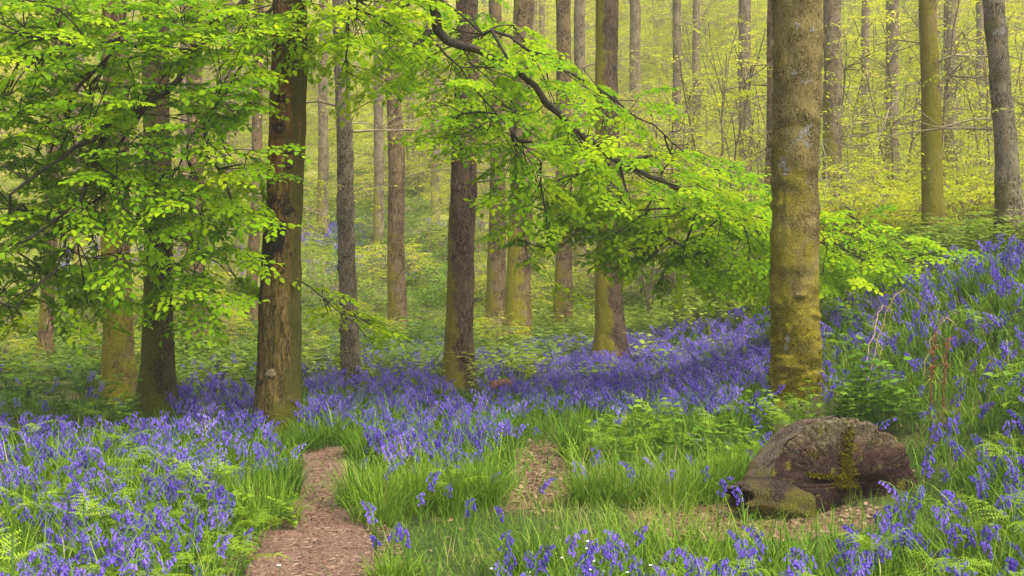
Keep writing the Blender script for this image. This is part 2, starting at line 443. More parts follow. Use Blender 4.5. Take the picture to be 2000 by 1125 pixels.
def herb_tmpl(rng, stems=3, h=.35, ls=.07, lod=0):
    """leafy plant: several stems with opposite leaves"""
    st = Tmpl(); lf = Tmpl(); L = LEAF if lod == 0 else LEAF1
    for s in range(stems):
        az = rng.uniform(0, 6.28); lean = rng.uniform(.05, .45); hh = h * rng.uniform(.7, 1.15); n = 5
        ts = np.linspace(0, 1, n); o = rng.normal(0, .04, 2)
        pts = np.stack([o[0] + math.cos(az) * lean * hh * ts ** 1.5, o[1] + math.sin(az) * lean * hh * ts ** 1.5, hh * ts], -1)
        tube(st, pts, np.linspace(.004, .0015, n), 3, 0)
        nn = rng.integers(4, 7)
        for k in range(nn):
            f = .3 + .7 * k / (nn - 1); p = np.array([np.interp(f, ts, pts[:, i]) for i in range(3)])
            a0 = k * 1.57 + rng.uniform(-.4, .4)
            for sd in (0, math.pi):
                u = np.array([math.cos(a0 + sd), math.sin(a0 + sd), rng.uniform(-.25, .35)])
                R = frames(u[None], np.array([[rng.normal(0, .25), rng.normal(0, .25), 1]]))[0]
                V = L[0] * ls * rng.uniform(.7, 1.2) * np.array([1, 1.25, 1]) @ R.T + p
                lf.add(V, L[1], L[2], 0)
    return st, lf

# ------------------------------------------------------------------ branching growth
def grow(limbs, targets, step=.16, rng=RNG, bend=.25):
    """limbs: list of (points, r0, r1). Every target gets a thin branch from the nearest node of what has grown so far."""
    pos, par, rad0 = [], [], []
    for pts, r0, r1 in limbs:
        pts = np.asarray(pts, float); seg = np.linalg.norm(np.diff(pts, axis=0), axis=1); s = np.r_[0, np.cumsum(seg)]
        n = max(3, int(s[-1] / step)); f = np.linspace(0, s[-1], n)
        # smooth interpolation through the points
        pp = np.stack([np.interp(f, s, pts[:, i]) for i in range(3)], -1)
        for _ in range(3): pp[1:-1] = (pp[:-2] + 2 * pp[1:-1] + pp[2:]) / 4
        pp[1:-1] += rng.normal(0, .019, (n - 2, 3))
        base = len(pos)
        for k in range(n):
            pos.append(pp[k]); par.append(base + k - 1 if k else -1); rad0.append((r0 + (r1 - r0) * (k / (n - 1)) ** .8) * rng.uniform(.88, 1.14))
    nl = len(pos); tips = []
    P0 = np.array(pos)
    order = np.argsort([np.min(np.linalg.norm(P0 - t, axis=1)) for t in targets])
    arr = np.zeros((nl + len(targets) * 14 + 10, 3)); arr[:nl] = P0; cnt = nl
    for ti in order:
        t = targets[ti]; dist = np.linalg.norm(arr[:cnt] - t, axis=1)
        # prefer nodes a little further back so side shoots leave at an angle
        k = int(np.argmin(dist + .0)); hops = rng.integers(0, 3)
        while hops > 0 and par[k] >= 0: k = par[k]; hops -= 1
        a = arr[k].copy(); D = t - a; L = np.linalg.norm(D); m = int(np.clip(L / step, 1, 12))
        side = np.cross(D, [0, 0, 1.0]); side = side / max(np.linalg.norm(side), 1e-6)
        bw = rng.normal(0, bend) * L * .35; bz = abs(rng.normal(0, bend)) * L * .35
        for j in range(1, m + 1):
            f = j / m; q = a + D * f + side * bw * 4 * f * (1 - f) * .5 + np.array([0, 0, bz]) * 4 * f * (1 - f) * .5
            arr[cnt] = q; pos.append(q); par.append(k if j == 1 else cnt - 1); rad0.append(0); cnt += 1
        tips.append((cnt - 1, nrm(arr[cnt - 1] - arr[par[cnt - 1]])))
    load = np.zeros(cnt)
    for i, _ in tips: load[i] += 1
    for i in range(cnt - 1, nl - 1, -1):
        if par[i] >= 0: load[par[i]] += load[i]
    return arr[:cnt], np.array(par), np.array(rad0), load, tips, nl

def branch_mesh(mb, pos, par, rad0, load, nl, twig=.0035, k=.42, sides=5):
    r = np.where(rad0 > 0, rad0, twig * np.maximum(load, 1) ** k)
    i = np.where(par >= 0)[0]; a, b = pos[par[i]], pos[i]; d = nrm(b - a)
    ra, rb = r[par[i]], r[i]
    thick = (i >= nl); ra = np.where(thick, np.minimum(ra, rb * 1.35), ra)
    ref = np.where(np.abs(d[:, 2:3]) < .9, np.array([[0, 0, 1.0]]), np.array([[1.0, 0, 0]]))
    u = nrm(np.cross(d, ref)); v = np.cross(d, u)
    ang = np.arange(sides) / sides * 6.2832
    ring = lambda c, rr: c[:, None] + rr[:, None, None] * (u[:, None] * np.cos(ang)[None, :, None] + v[:, None] * np.sin(ang)[None, :, None])
    V = np.concatenate([ring(a, ra), ring(b + d * rb[:, None] * .25, rb)], 1)
    n = len(i); off = (np.arange(n) * 2 * sides)[:, None, None]; j = np.arange(sides); kx = (j + 1) % sides
    Q = np.stack([j, kx, sides + kx, sides + j], -1)[None] + off
    mb.raw(V.reshape(-1, 3), Q.reshape(-1, 4))

def sprays(mbt, mbl, tips, pos, rng, size=.55, leaf=.085, nleaf=9, side=4, droop=.25, lod=0, flat=.9, twig=.0025, tint0=.5, tintv=.22, up=(0, 0, 1.0), jit=.38):
    """flat layered leaf sprays at branch tips"""
    U, N, P, S, TI = [], [], [], [], []
    up = np.array(up)
    for i, d in tips:
        p0 = pos[i]; d = d.copy(); d[2] *= .3; d = nrm(d + np.array([*rng.normal(0, .35, 2), -droop * .5]))
        tt = np.clip(tint0 + rng.normal(0, tintv * .6), 0, 1)
        nrml = nrm(up + np.array([*rng.normal(0, .16, 2), 0]))
        axes = [(p0, d, size * rng.uniform(.7, 1.2), nleaf)]
        for k in range(side):
            f = .1 + .65 * k / max(1, side - 1); sg = 1 if k % 2 else -1
            q = p0 + d * axes[0][2] * f - np.array([0, 0, droop * .4 * f * f * axes[0][2]])
            lat = np.cross(nrml, d) * sg
            axes.append((q, nrm(d * .6 + lat * rng.uniform(.6, 1.1) - np.array([0, 0, .12])), axes[0][2] * rng.uniform(.4, .65), max(3, int(nleaf * .55))))
        for (q, dd, L, n) in axes:
            s = np.linspace(0, 1, 5); pts = q + dd * (s[:, None] * L) - np.array([0, 0, 1.0]) * (droop * L * .5 * s ** 2)[:, None]
            if mbt is not None: tube(mbt, pts, np.linspace(twig, twig * .4, 5), 3)
            lat = nrm(np.cross(nrml, dd))
            for k in range(n):
                f = (k + .6) / n; sg = 1 if k % 2 else -1
                if k == n - 1: sg = 0
                p = q + dd * (f * L) - np.array([0, 0, droop * L * .5 * f * f])
                U.append(dd * .65 + lat * sg * .8 + rng.normal(0, .18, 3) - np.array([0, 0, .12])); P.append(p)
                N.append(nrml + rng.normal(0, jit, 3)); S.append(leaf * rng.uniform(.65, 1.15)); TI.append(np.clip(tt + rng.normal(0, tintv * .5), 0, 1))
    if U:
        mbl.inst(LEAF if lod == 0 else LEAF1, frames(np.array(U), np.array(N)), np.array(P), np.array(S), np.array(TI))

# ------------------------------------------------------------------ world, camera, light
def setup():
    w = bpy.data.worlds.new('World'); scene.world = w; w.use_nodes = True
    nt = w.node_tree; bg = nt.nodes['Background']
    sky = nt.nodes.new('ShaderNodeTexSky'); sky.sky_type = 'NISHITA'; sky.sun_disc = False
    d = nrm(np.array([.35, -.35, .87]))
    el = math.asin(d[2]); az = math.atan2(d[0], d[1])
    sky.sun_elevation = el; sky.sun_rotation = az
    sky.air_density = .8; sky.dust_density = 6.0; sky.ozone_density = .6
    nt.links.new(sky.outputs[0], bg.inputs[0]); bg.inputs[1].default_value = .15
    L = bpy.data.lights.new('sun', 'SUN'); L.energy = 1.4; L.angle = math.radians(45); L.color = (1, .95, .84)
    o = bpy.data.objects.new('sun', L); COL.objects.link(o)
    from mathutils import Vector
    o.rotation_euler = Vector(tuple(-d)).to_track_quat('-Z', 'Y').to_euler(); o.location = (10, -10, 30)
    cam = bpy.data.cameras.new('camera'); c = bpy.data.objects.new('camera', cam); COL.objects.link(c)
    cam.sensor_width = 36; cam.lens = 36 * F / 2000; cam.shift_y = -(562.5 - HY) / 2000
    c.location = (0, 0, H); c.rotation_euler = (math.pi / 2, 0, 0); cam.clip_start = .05; cam.clip_end = 1000
    scene.camera = c
    vs = scene.view_settings; vs.view_transform = 'Standard'; vs.look = 'None'; vs.gamma = 1; vs.exposure = EXPOSURE
    scene.cycles.use_denoising = True
    scene.cycles.max_bounces = 8; scene.cycles.diffuse_bounces = 4; scene.cycles.transmission_bounces = 4; scene.cycles.volume_bounces = 0
    scene.cycles.caustics_reflective = False; scene.cycles.caustics_refractive = False
EXPOSURE = 1.45
setup()

# ------------------------------------------------------------------ zones, in photo pixels of the things' visible tops
PATH = [(470, 735, 1140), (505, 730, 1075), (530, 716, 1035), (550, 698, 1000), (570, 684, 950), (584, 676, 915), (598, 680, 888), (622, 695, 872), (650, 710, 862)]
BARE = [[(1012, 880), (1040, 862), (1085, 870), (1100, 905), (1112, 955), (1075, 985), (1020, 990), (945, 995), (950, 965), (1010, 950)],
        [(1240, 1000), (1300, 985), (1425, 985), (1560, 1000), (1720, 990), (1730, 1035), (1560, 1050), (1330, 1055), (1240, 1030)],
        ]
def path_mask(X, Y):
    ys = np.array([p[2] for p in PATH])[::-1]; l = np.array([p[0] for p in PATH])[::-1]; r = np.array([p[1] for p in PATH])[::-1]
    L = np.interp(Y, ys, l); R = np.interp(Y, ys, r)
    return (X > L) & (X < R) & (Y > 862)
PURPLE = [([(-400, 800), (0, 795), (250, 805), (420, 782), (500, 785), (545, 835), (565, 865), (500, 905), (470, 965), (425, 1000), (415, 1125), (420, 1500), (-700, 1500)], .72),
          ([(-100, 735), (270, 735), (270, 790), (-100, 800)], .03),
          ([(590, 768), (760, 752), (960, 755), (1100, 690), (1250, 640), (1400, 612), (1505, 588), (1515, 785), (1300, 785), (1100, 775), (1000, 795), (860, 805), (600, 808)], 1.0),
          ([(-60, 690), (480, 680), (480, 735), (-60, 740)], .14), ([(340, 730), (490, 735), (490, 795), (350, 800)], .7),
          ([(570, 705), (690, 715), (870, 685), (870, 745), (600, 765)], .62), ([(540, 640), (900, 630), (900, 690), (540, 705)], .34),
          ([(920, 668), (1100, 655), (1240, 635), (1100, 705), (950, 755)], .55),
          ([(735, 800), (960, 765), (1005, 835), (900, 885), (735, 865)], .9),
          ([(1590, 590), (1830, 470), (2200, 440), (2300, 800), (1850, 810), (1720, 730), (1610, 750)], .46),
          ([(1780, 790), (2300, 700), (2400, 900), (1800, 910)], .4),
          ([(955, 1045), (1235, 1010), (1425, 1020), (1700, 965), (1850, 885), (2300, 860), (2500, 1600), (900, 1600)], .55),
          ([(1420, 770), (1510, 770), (1510, 890), (1410, 890)], .3)]
def purple(X, Y):
    d = np.zeros(np.shape(X))
    for p, v in PURPLE: d = np.maximum(d, inpoly(X, Y, p) * v)
    return d

def sample_ground(n, y0, y1, rng, xpad=60, power=1.0):
    """uniform points on the ground inside the camera's wedge"""
    y = np.sqrt(rng.uniform(y0 ** 2, y1 ** 2, n)); X = rng.uniform(-xpad, 2000 + xpad, n)
    x = (X - HX) / F * y
    return np.stack([x, y, G(x, y)], -1)
def wedge_area(y0, y1, xpad=60): return (2000 + 2 * xpad) / F * (y1 ** 2 - y0 ** 2) / 2

# ------------------------------------------------------------------ ground, path
def make_ground():
    ys = np.concatenate([np.linspace(-14, 3, 12), np.linspace(3.3, 14, 150), np.linspace(14.2, 34, 90), np.linspace(34.6, 170, 80)])
    xs = np.concatenate([np.linspace(-110, -14, 26), np.linspace(-13.7, 13.7, 190), np.linspace(14, 110, 26)])
    X, Y = np.meshgrid(xs, ys); Z = G(X, Y)
    P = np.stack([X, Y, Z], -1)
    Ys = np.maximum(Y, .5); PX = HX + X / Ys * F; PY = HY + (H - Z) / Ys * F
    bare = np.zeros_like(X)
    wob = 14 * n2(X, Y, 4, 9)
    for b in BARE: bare = np.maximum(bare, inpoly(PX + wob, PY + wob, b))
    bare = np.maximum(bare, path_mask(PX + wob, PY)) * (Y > 2) * .9
    bare = np.where(Y < 3, .5, bare)
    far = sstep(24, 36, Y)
    ny, nx = X.shape; i = np.arange(ny - 1)[:, None] * nx + np.arange(nx - 1)[None]
    Q = np.stack([i, i + 1, i + nx + 1, i + nx], -1).reshape(-1, 4)
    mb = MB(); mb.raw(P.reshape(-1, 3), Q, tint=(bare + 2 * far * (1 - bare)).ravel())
    t = NT('ground_soil'); o = t.obj(); f = t.tint()
    n1 = t.noise(o, 1.3, 6, .6); nf = t.noise(o, 28, 5, .7)
    soil = t.ramp(nf, [(.25, (.06, .035, .02)), (.5, (.16, .10, .06)), (.75, (.30, .21, .13))])
    green = t.ramp(nf, [(.25, (.014, .03, .006)), (.5, (.035, .065, .012)), (.8, (.08, .11, .025))])
    g = t.mix(t.mrange(n1, .45, .7, 0, .5), green, soil)
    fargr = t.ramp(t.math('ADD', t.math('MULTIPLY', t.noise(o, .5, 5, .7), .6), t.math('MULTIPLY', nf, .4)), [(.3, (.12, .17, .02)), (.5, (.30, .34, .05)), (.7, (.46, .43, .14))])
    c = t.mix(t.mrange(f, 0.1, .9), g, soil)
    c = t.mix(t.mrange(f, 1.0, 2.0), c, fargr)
    b = t.n('ShaderNodeBump', {'Strength': .8, 'Distance': .03, 'Height': nf})
    m = t.surf(t.n('ShaderNodeBsdfPrincipled', {'Base Color': c, 'Roughness': .95, 'Specular IOR Level': .1, 'Normal': b.outputs[0]}).outputs[0])
    tag(mb.build('ground', m), kind='structure')

def path_world():
    L, R = [], []
    for l, r, y in PATH: L.append(ground_at(l, y)); R.append(ground_at(r, y))
    # carry on towards and behind the camera
    L0 = np.array([-1.15, 2.0, 0]); R0 = np.array([-.45, 2.0, 0]); L.insert(0, L0); R.insert(0, R0)
    L.insert(0, np.array([-1.0, -8, 0])); R.insert(0, np.array([.2, -8, 0]))
    return np.array(L), np.array(R)

def make_path():
    L, R = path_world(); s = np.linspace(0, 1, len(L)); f = np.linspace(0, 1, 140)
    l = np.stack([np.interp(f, s, L[:, i]) for i in range(3)], -1); r = np.stack([np.interp(f, s, R[:, i]) for i in range(3)], -1)
    for _ in range(14):
        for q in (l, r): q[1:-1] = (q[:-2] + 2 * q[1:-1] + q[2:]) / 4
    n = 14; V = []
    e1 = .05 * n2(l[:, 0], l[:, 1], 6, 4); e2 = .05 * n2(r[:, 0], r[:, 1], 6, 8)
    for k in range(n):
        w = k / (n - 1); p = l * (1 - w) + r * w; p[:, 0] += e1 * (1 - w) + e2 * w
        p[:, 2] = G(p[:, 0], p[:, 1]) + .006 + .012 * math.sin(math.pi * w) ** .5 + .006 * n2(p[:, 0], p[:, 1], 9, 2)
        V.append(p)
    V = np.stack(V, 1); i = np.arange(139)[:, None] * n + np.arange(n - 1)[None]
    Q = np.stack([i, i + 1, i + n + 1, i + n], -1).reshape(-1, 4)
    mb = MB(); mb.raw(V.reshape(-1, 3), Q)
    t = NT('trodden_path'); o = t.obj(); nf = t.noise(t.scale(o, (1, 1.2, 1)), 60, 6, .75); nb = t.noise(o, 2.2, 4)
    c = t.ramp(nf, [(.28, (.05, .028, .020)), (.5, (.15, .090, .064)), (.72, (.28, .185, .14))])
    c = t.mix(t.mrange(nb, .4, .7, 0, .4), c, (.10, .064, .048))
    b = t.n('ShaderNodeBump', {'Strength': .8, 'Distance': .012, 'Height': nf})
    m = t.surf(t.n('ShaderNodeBsdfPrincipled', {'Base Color': c, 'Roughness': .95, 'Specular IOR Level': .1, 'Normal': b.outputs[0]}).outputs[0])
    tag(mb.build('path', m), kind='structure')
    # chips lying on it
    rng = np.random.default_rng(21); n = 9000
    f = rng.uniform(0, 1, n); w = rng.beta(1.0, 1.0, n) * 1.5 - .25
    y = rng.uniform(4, 11, n); lx = np.interp(y, l[:, 1], l[:, 0]); rx = np.interp(y, r[:, 1], r[:, 0])
    keep = y < l[-1, 1]; x = (lx + (rx - lx) * w)[keep]; y = y[keep]; n = len(x)
    P = np.stack([x, y, G(x, y) + .022 - .012 * np.abs(w[keep] - .5) * 2], -1)
    ch = Tmpl(); ch.add([(-.5, -.5, 0), (.5, -.4, 0), (.45, .5, .25), (-.45, .4, .15), (0, 0, .5)], [], [(0, 1, 4), (1, 2, 4), (2, 3, 4), (3, 0, 4)])
    a = rng.uniform(0, 6.28, n); tl = np.stack([np.cos(a), np.sin(a), rng.normal(0, .15, n)], -1)
    mb = MB(); mb.inst(ch, frames(tl, np.array([0, 0, 1.0]) + rng.normal(0, .25, (n, 3))), P, np.stack([rng.uniform(.012, .045, n), rng.uniform(.004, .011, n), rng.uniform(.004, .01, n)], -1), rng.random(n))
    tag(mb.build('wood_chips', M['chip'], smooth=False), 'reddish brown bark chips scattered over the trodden footpath', 'wood chips', kind='stuff')

make_ground(); make_path()

# ------------------------------------------------------------------ trees
def trunk_obj(root, axis, mat, segs=28, rings=60, flare=.35, flare_h=.28, lobes=5, rough=.03, bumps=0, seed=0, fiss=0, name='trunk'):
    """axis: list of (local xyz, radius) from the ground up"""
    P = np.array([a[0] for a in axis], float); Rr = np.array([a[1] for a in axis], float)
    z = np.concatenate([np.linspace(-.35, 1.0, rings // 4), np.linspace(1.0, P[-1, 2], rings - rings // 4 + 1)[1:]])
    cx = np.interp(z, P[:, 2], P[:, 0]); cy = np.interp(z, P[:, 2], P[:, 1]); r = np.interp(z, P[:, 2], Rr)
    th = np.arange(segs) / segs * 6.2832
    zz, tt = np.meshgrid(z, th, indexing='ij')
    rr = r[:, None] * np.ones_like(tt)
    fl = np.exp(-np.maximum(zz, -.1) / flare_h)
    lob = .55 + .45 * np.cos(tt * lobes + seed) * np.cos(tt * 2 + seed * 1.7)
    rr = rr * (1 + flare * fl * (0.45 + .75 * lob))
    C = np.stack([np.cos(tt) * rr, np.sin(tt) * rr, zz], -1)
    rr = rr * (1 + rough * fbm(C * np.array([5, 5, 1.2]), seed, 3) + rough * .7 * vnoise(C * np.array([1.6, 1.6, .8]), seed + 9))
    if fiss: rr = rr + fiss * (np.abs(vnoise(C * np.array([26, 26, 4.5]), seed + 5)) - .3) + fiss * .5 * vnoise(C * np.array([60, 60, 18]), seed + 6)
    if bumps:
        rr = rr + bumps * .55 * np.maximum(0, vnoise(C * np.array([3, 3, 9.0]), seed + 3) - .2) + bumps * np.maximum(0, vnoise(C * np.array([6, 6, 22.0]), seed + 13) - .25) + bumps * .5 * np.maximum(0, vnoise(C * np.array([18, 18, 34.0]), seed + 14) - .2)
    V = np.stack([cx[:, None] + np.cos(tt) * rr, cy[:, None] + np.sin(tt) * rr, zz], -1)
    n = len(z); i = np.arange(n - 1)[:, None] * segs; j = np.arange(segs)[None]; k = (j + 1) % segs
    Q = np.stack([i + j, i + k, i + segs + k, i + segs + j], -1).reshape(-1, 4)
    V = V.reshape(-1, 3); top = len(V); V = np.vstack([V, [cx[-1], cy[-1], z[-1] + .05]])
    T = [[(n - 1) * segs + q, (n - 1) * segs + (q + 1) % segs, top] for q in range(segs)]
    mb = MB(); mb.raw(V, Q, T)
    return mb.build(name, mat, root)

def tree_root(X, d, label, name='woodland_tree', group=None):
    x = (X - HX) / F * d; z = float(G(x, d)) - .02
    return thing(name, label, 'tree', (x, d, z), group)

def axis_from_px(root, d, pts, extra=5.0):
    """pts: (X, Y, width px) from base up -> local axis"""
    o = np.array(root.location); A = []
    for X, Y, w in pts:
        A.append((W(X, Y, d) - o, w / 2 / F * d))
    A[0][0][2] = min(A[0][0][2], 0)
    B = [A[0]]; k0 = X * .37 + d
    for (a, ra), (b, rb) in zip(A[:-1], A[1:]):
        for f in (.25, .5, .75, 1.0):
            w = .10 * min(ra, rb) * (1 if f < 1 else .5); zc = a[2] + (b[2] - a[2]) * f
            B.append((a + (b - a) * f + np.array([w * math.sin(zc * 1.9 + k0), w * math.sin(zc * 1.3 + k0 * 2), 0]), (ra + (rb - ra) * f) * (1 + .02 * math.sin(zc * 3.1 + k0 * 3))))
    A = B
    (p0, r0), (p1, r1) = A[-2], A[-1]
    u = (p1 - p0) / max(.1, p1[2] - p0[2])
    A.append((p1 + u * extra, r1 * .72)); A.append((p1 + u * (extra + 3), r1 * .35))
    return A

def add_limbs(root, limb_list, targets, rng, leafmat, twigmat, name='branch', **kw):
    """one branch part with its foliage as a sub-part; coordinates are world, stored local to the tree"""
    o = np.array(root.location)
    limbs = [(np.asarray(p, float) - o, a, b) for p, a, b in limb_list]
    tg = [np.asarray(t) - o for t in targets]
    pos, par, r0, load, tips, nl = grow(limbs, tg, kw.pop('step', .16), rng)
    mb = MB(); ml = MB(); branch_mesh(mb, pos, par, r0, load, nl, kw.pop('twigr', .0035), kw.pop('k', .42))
    sprays(mb, ml, tips, pos, rng, **kw)
    b = mb.build(name, twigmat, root)
    if ml.n: ml.build('foliage', leafmat, b)
    return b

def poly_targets(poly, n, d0, d1, rng, dens=None):
    poly_a = np.array(poly); out = []
    lo, hi = poly_a.min(0), poly_a.max(0)
    while len(out) < n:
        X = rng.uniform(lo[0], hi[0], 400); Y = rng.uniform(lo[1], hi[1], 400)
        k = inpoly(X, Y, poly)
        if dens is not None: k &= rng.random(400) < dens(X, Y)
        for a, b in zip(X[k], Y[k]):
            d = rng.uniform(d0, d1); out.append(W(a, b, d))
            if len(out) >= n: break
    return out

def build_front_tree():
    rng = np.random.default_rng(11); d = 10.6
    root = tree_root(541, d, 'rust red and olive barked beech with black stains beside the brown footpath', 'beech_tree')
    ax = axis_from_px(root, d, [(538, 850, 84), (541, 760, 80), (548, 650, 80), (552, 540, 77), (557, 400, 73), (560, 200, 70), (565, 0, 66), (570, -300, 60)], 4)
    tr = trunk_obj(root, ax, M['bark_front'], 96, 220, .42, .28, 5, .022, 0, 4, .006)
    o = np.array(root.location)
    # branch scars: raised oval rings with a dark sunken eye
    for (X, Y, s) in [(556, 197, .034), (552, 253, .042), (569, 295, .040), (571, 325, .030), (535, 388, .05), (538, 725, .042), (561, 150, .03)]:
        p = W(X, Y, d) - o; ci = np.array([np.interp(p[2], [a[0][2] for a in ax], [a[0][i] for a in ax]) for i in range(3)]); r = np.interp(p[2], [a[0][2] for a in ax], [a[1] for a in ax])
        dx = np.clip((p[0] - ci[0]) / r, -.9, .9); nx = np.array([dx, -math.sqrt(1 - dx * dx), 0]); c = ci + nx * (r * .995); c[2] = p[2]
        sx = np.cross([0, 0, 1.0], nx); mb = MB(); V = []; prof = [(1.5, -.004), (1.15, .010), (.85, .014), (.6, .004), (.3, -.008), (0.02, -.006)]
        prof = prof if Y != 725 else [(1.3, -.004), (1.05, .010), (.8, .016), (.55, .013), (.3, .017), (.02, .014)]
        for q, (f, h) in enumerate(prof):
            for k in range(18):
                a = k / 18 * 6.2832; wob = 1 + .14 * math.sin(a * 3 + X) + .08 * math.sin(a * 5 + Y)
                V.append(c + (sx * math.cos(a) * 1.05 + np.array([0, 0, 1]) * math.sin(a) * .85) * s * f * wob + nx * h)
        i = np.arange(len(prof) - 1)[:, None] * 18; j = np.arange(18)[None]; k = (j + 1) % 18
        mb.raw(V, np.stack([i + j, i + k, i + 18 + k, i + 18 + j], -1).reshape(-1, 4))
        ob = mb.build('branch_scar', M['scar'] if Y != 725 else M['wound'], root)
    T = lambda Y: W(566, Y, d)
    # right-hand limb, reaching behind the mossy trunk on the right
    right = [(np.array([T(-330), W(690, -230, 11.2), W(800, -120, 10.8), W(848, -20, 10.6), W(848, 25, 10.6), W(838, 62, 10.6), W(870, 84, 10.7), W(905, 96, 10.7), W(960, 108, 10.8), W(1000, 128, 10.85), W(1050, 180, 10.9), W(1100, 232, 11), W(1150, 275, 11.1), W(1210, 320, 11.2), W(1290, 352, 11.4), W(1368, 388, 11.7)]), .078, .02),
             (np.array([W(838, 62, 10.6), W(822, 76, 10.5), W(806, 90, 10.4)]), .038, .022),
             (np.array([W(960, 60, 11), W(1010, 85, 11.1), W(1080, 128, 11.4), W(1160, 165, 11.8), W(1240, 225, 12), W(1340, 300, 12.3), W(1430, 345, 12.6)]), .016, .006),
             (np.array([W(1000, 128, 10.85), W(960, 60, 11)]), .02, .016),
             (np.array([W(838, 70, 10.6), W(880, 130, 10.7), W(930, 170, 10.8), W(990, 250, 10.9), W(1050, 310, 11)]), .012, .005),
             (np.array([W(1210, 320, 11.2), W(1225, 350, 11.2), W(1232, 395, 11.2)]), .018, .009),
             (np.array([W(1368, 388, 11.7), W(1480, 440, 12.7), W(1600, 470, 13), W(1740, 500, 13.2), W(1880, 505, 13.3)]), .012, .004)]
    tg = poly_targets([(730, 30), (860, -60), (1010, 30), (1130, 110), (1270, 200), (1290, 260), (1420, 310), (1500, 385), (1505, 420), (1400, 420), (1280, 390), (1180, 340), (1080, 300), (960, 240), (860, 200), (760, 130)], 185, 11.2, 12.8, rng)
    tg += poly_targets([(1060, 330), (1200, 360), (1400, 400), (1505, 410), (1510, 530), (1400, 535), (1290, 520), (1180, 490), (1190, 460), (1100, 400)], 150, 11.9, 12.7, rng)
    tg += poly_targets([(1480, 400), (1640, 405), (1740, 450), (1890, 495), (1870, 520), (1750, 545), (1620, 555), (1480, 570)], 100, 12.4, 13.6, rng)
    tg += poly_targets([(880, 60), (1010, 90), (1150, 230), (1370, 350), (1400, 420), (1200, 370), (1050, 240), (900, 140)], 26, 10.4, 11.0, rng)
    tg += poly_targets([(840, 190), (960, 220), (1060, 290), (1090, 420), (1010, 380), (950, 300), (850, 290)], 42, 10.7, 11.6, rng)
    tg += poly_targets([(1000, 340), (1080, 400), (1100, 560), (1060, 560), (980, 480)], 14, 10.9, 11.8, rng)
    add_limbs(root, right, tg, rng, M['beech_leaf'], M['twig'], size=.42, leaf=.074, nleaf=11, side=5, tint0=.56, tintv=.28, jit=.24, up=(.05, -.42, 1))
    # left-hand limb sweeping down towards the camera
    left = [(np.array([T(-180), W(520, -40, 11.2), W(462, 20, 10.8), W(418, 52, 10.6), W(392, 78, 10.5), W(380, 100, 10.4), W(340, 175, 10.2), W(290, 205, 10.0), W(215, 240, 9.7), W(120, 300, 9.4), W(20, 380, 9.2)]), .07, .012),
            (np.array([W(480, 10, 11), W(478, 100, 10.8), W(465, 145, 10.7), W(425, 210, 10.6), W(388, 265, 10.4), W(345, 335, 10.2), W(300, 370, 10)]), .018, .007),
            (np.array([W(380, 100, 10.4), W(300, 90, 10.1), W(215, 90, 9.9), W(100, 70, 9.6), W(-40, 60, 9.4)]), .03, .008),
            (np.array([W(240, 60, 9.9), W(213, 110, 9.9), W(195, 160, 9.9), W(160, 215, 9.9)]), .014, .005),
            (np.array([W(290, 205, 10), W(222, 300, 9.9), W(221, 390, 9.9)]), .016, .009),
            (np.array([W(215, 240, 9.7), W(180, 340, 9.6), W(130, 430, 9.5), W(60, 480, 9.4), W(-30, 500, 9.3)]), .024, .007),
            (np.array([W(130, 430, 9.5), W(140, 520, 9.5), W(90, 560, 9.4), W(30, 600, 9.3)]), .014, .006),
            (np.array([W(221, 300, 9.9), W(260, 430, 10.1), W(310, 455, 10.4), W(390, 490, 10.7), W(510, 525, 11.1)]), .013, .004)]
    den = lambda X, Y: np.clip(1.0 - .75 * sstep(330, 460, X) * sstep(60, 140, Y), .15, 1) * (1 - .5 * sstep(500, 640, Y)) * (1 - .5 * sstep(180, 230, X) * sstep(450, 520, Y)) * (1 - .55 * ((X > 272) & (X < 345)))
    tg = poly_targets([(-70, -60), (520, -60), (520, 80), (470, 150), (420, 240), (400, 330), (380, 420), (360, 520), (330, 570), (250, 570), (170, 610), (60, 640), (-70, 670)], 520, 9.3, 10.7, rng, den)
    tg += poly_targets([(330, 330), (480, 260), (520, 300), (500, 420), (490, 560), (420, 610), (330, 600)], 75, 9.6, 11.5, rng)
    tg += poly_targets([(400, 120), (500, 120), (500, 240), (430, 260)], 16, 9.6, 11.5, rng)
    add_limbs(root, left, tg, rng, M['beech_leaf'], M['twig'], size=.40, leaf=.067, nleaf=11, side=5, tint0=.5, tintv=.28, jit=.26, up=(0, -.36, 1))
    # boughs in front of the trunk at the top of the picture
    top = [(np.array([T(-260), W(600, -170, 11), W(640, -60, 10.6), W(680, 10, 10.4), W(740, 50, 10.3)]), .03, .008),
           (np.array([T(-220), W(560, -120, 11), W(540, -30, 10.5), W(520, 30, 10.2)]), .025, .008)]
    tg = poly_targets([(470, -60), (780, -60), (810, 60), (740, 120), (650, 95), (600, 60), (580, 85), (540, 60), (480, 90)], 95, 9.9, 11, rng)
    tg += poly_targets([(470, 80), (600, 60), (600, 130), (530, 150)], 9, 10.3, 10.9, rng)
    tg += poly_targets([(600, 60), (760, 100), (760, 190), (690, 200), (610, 130)], 12, 10.3, 11.2, rng)
    add_limbs(root, top, tg, rng, M['beech_leaf'], M['twig'], size=.40, leaf=.078, nleaf=9, side=4, tint0=.66, tintv=.28, jit=.26, up=(0, -.2, 1))
    # low bough right of the trunk
    low = [(np.array([W(585, 548, 10.6), W(615, 575, 10.8), W(660, 605, 11.1), W(730, 640, 11.3)]), .008, .003)]
    tg = poly_targets([(590, 545), (640, 565), (700, 605), (760, 640), (720, 660), (650, 625), (590, 610)], 16, 11, 11.8, rng)
    add_limbs(root, low, tg, rng, M['beech_leaf'], M['twig'], size=.32, leaf=.075, nleaf=8, side=3, tint0=.7, tintv=.2)

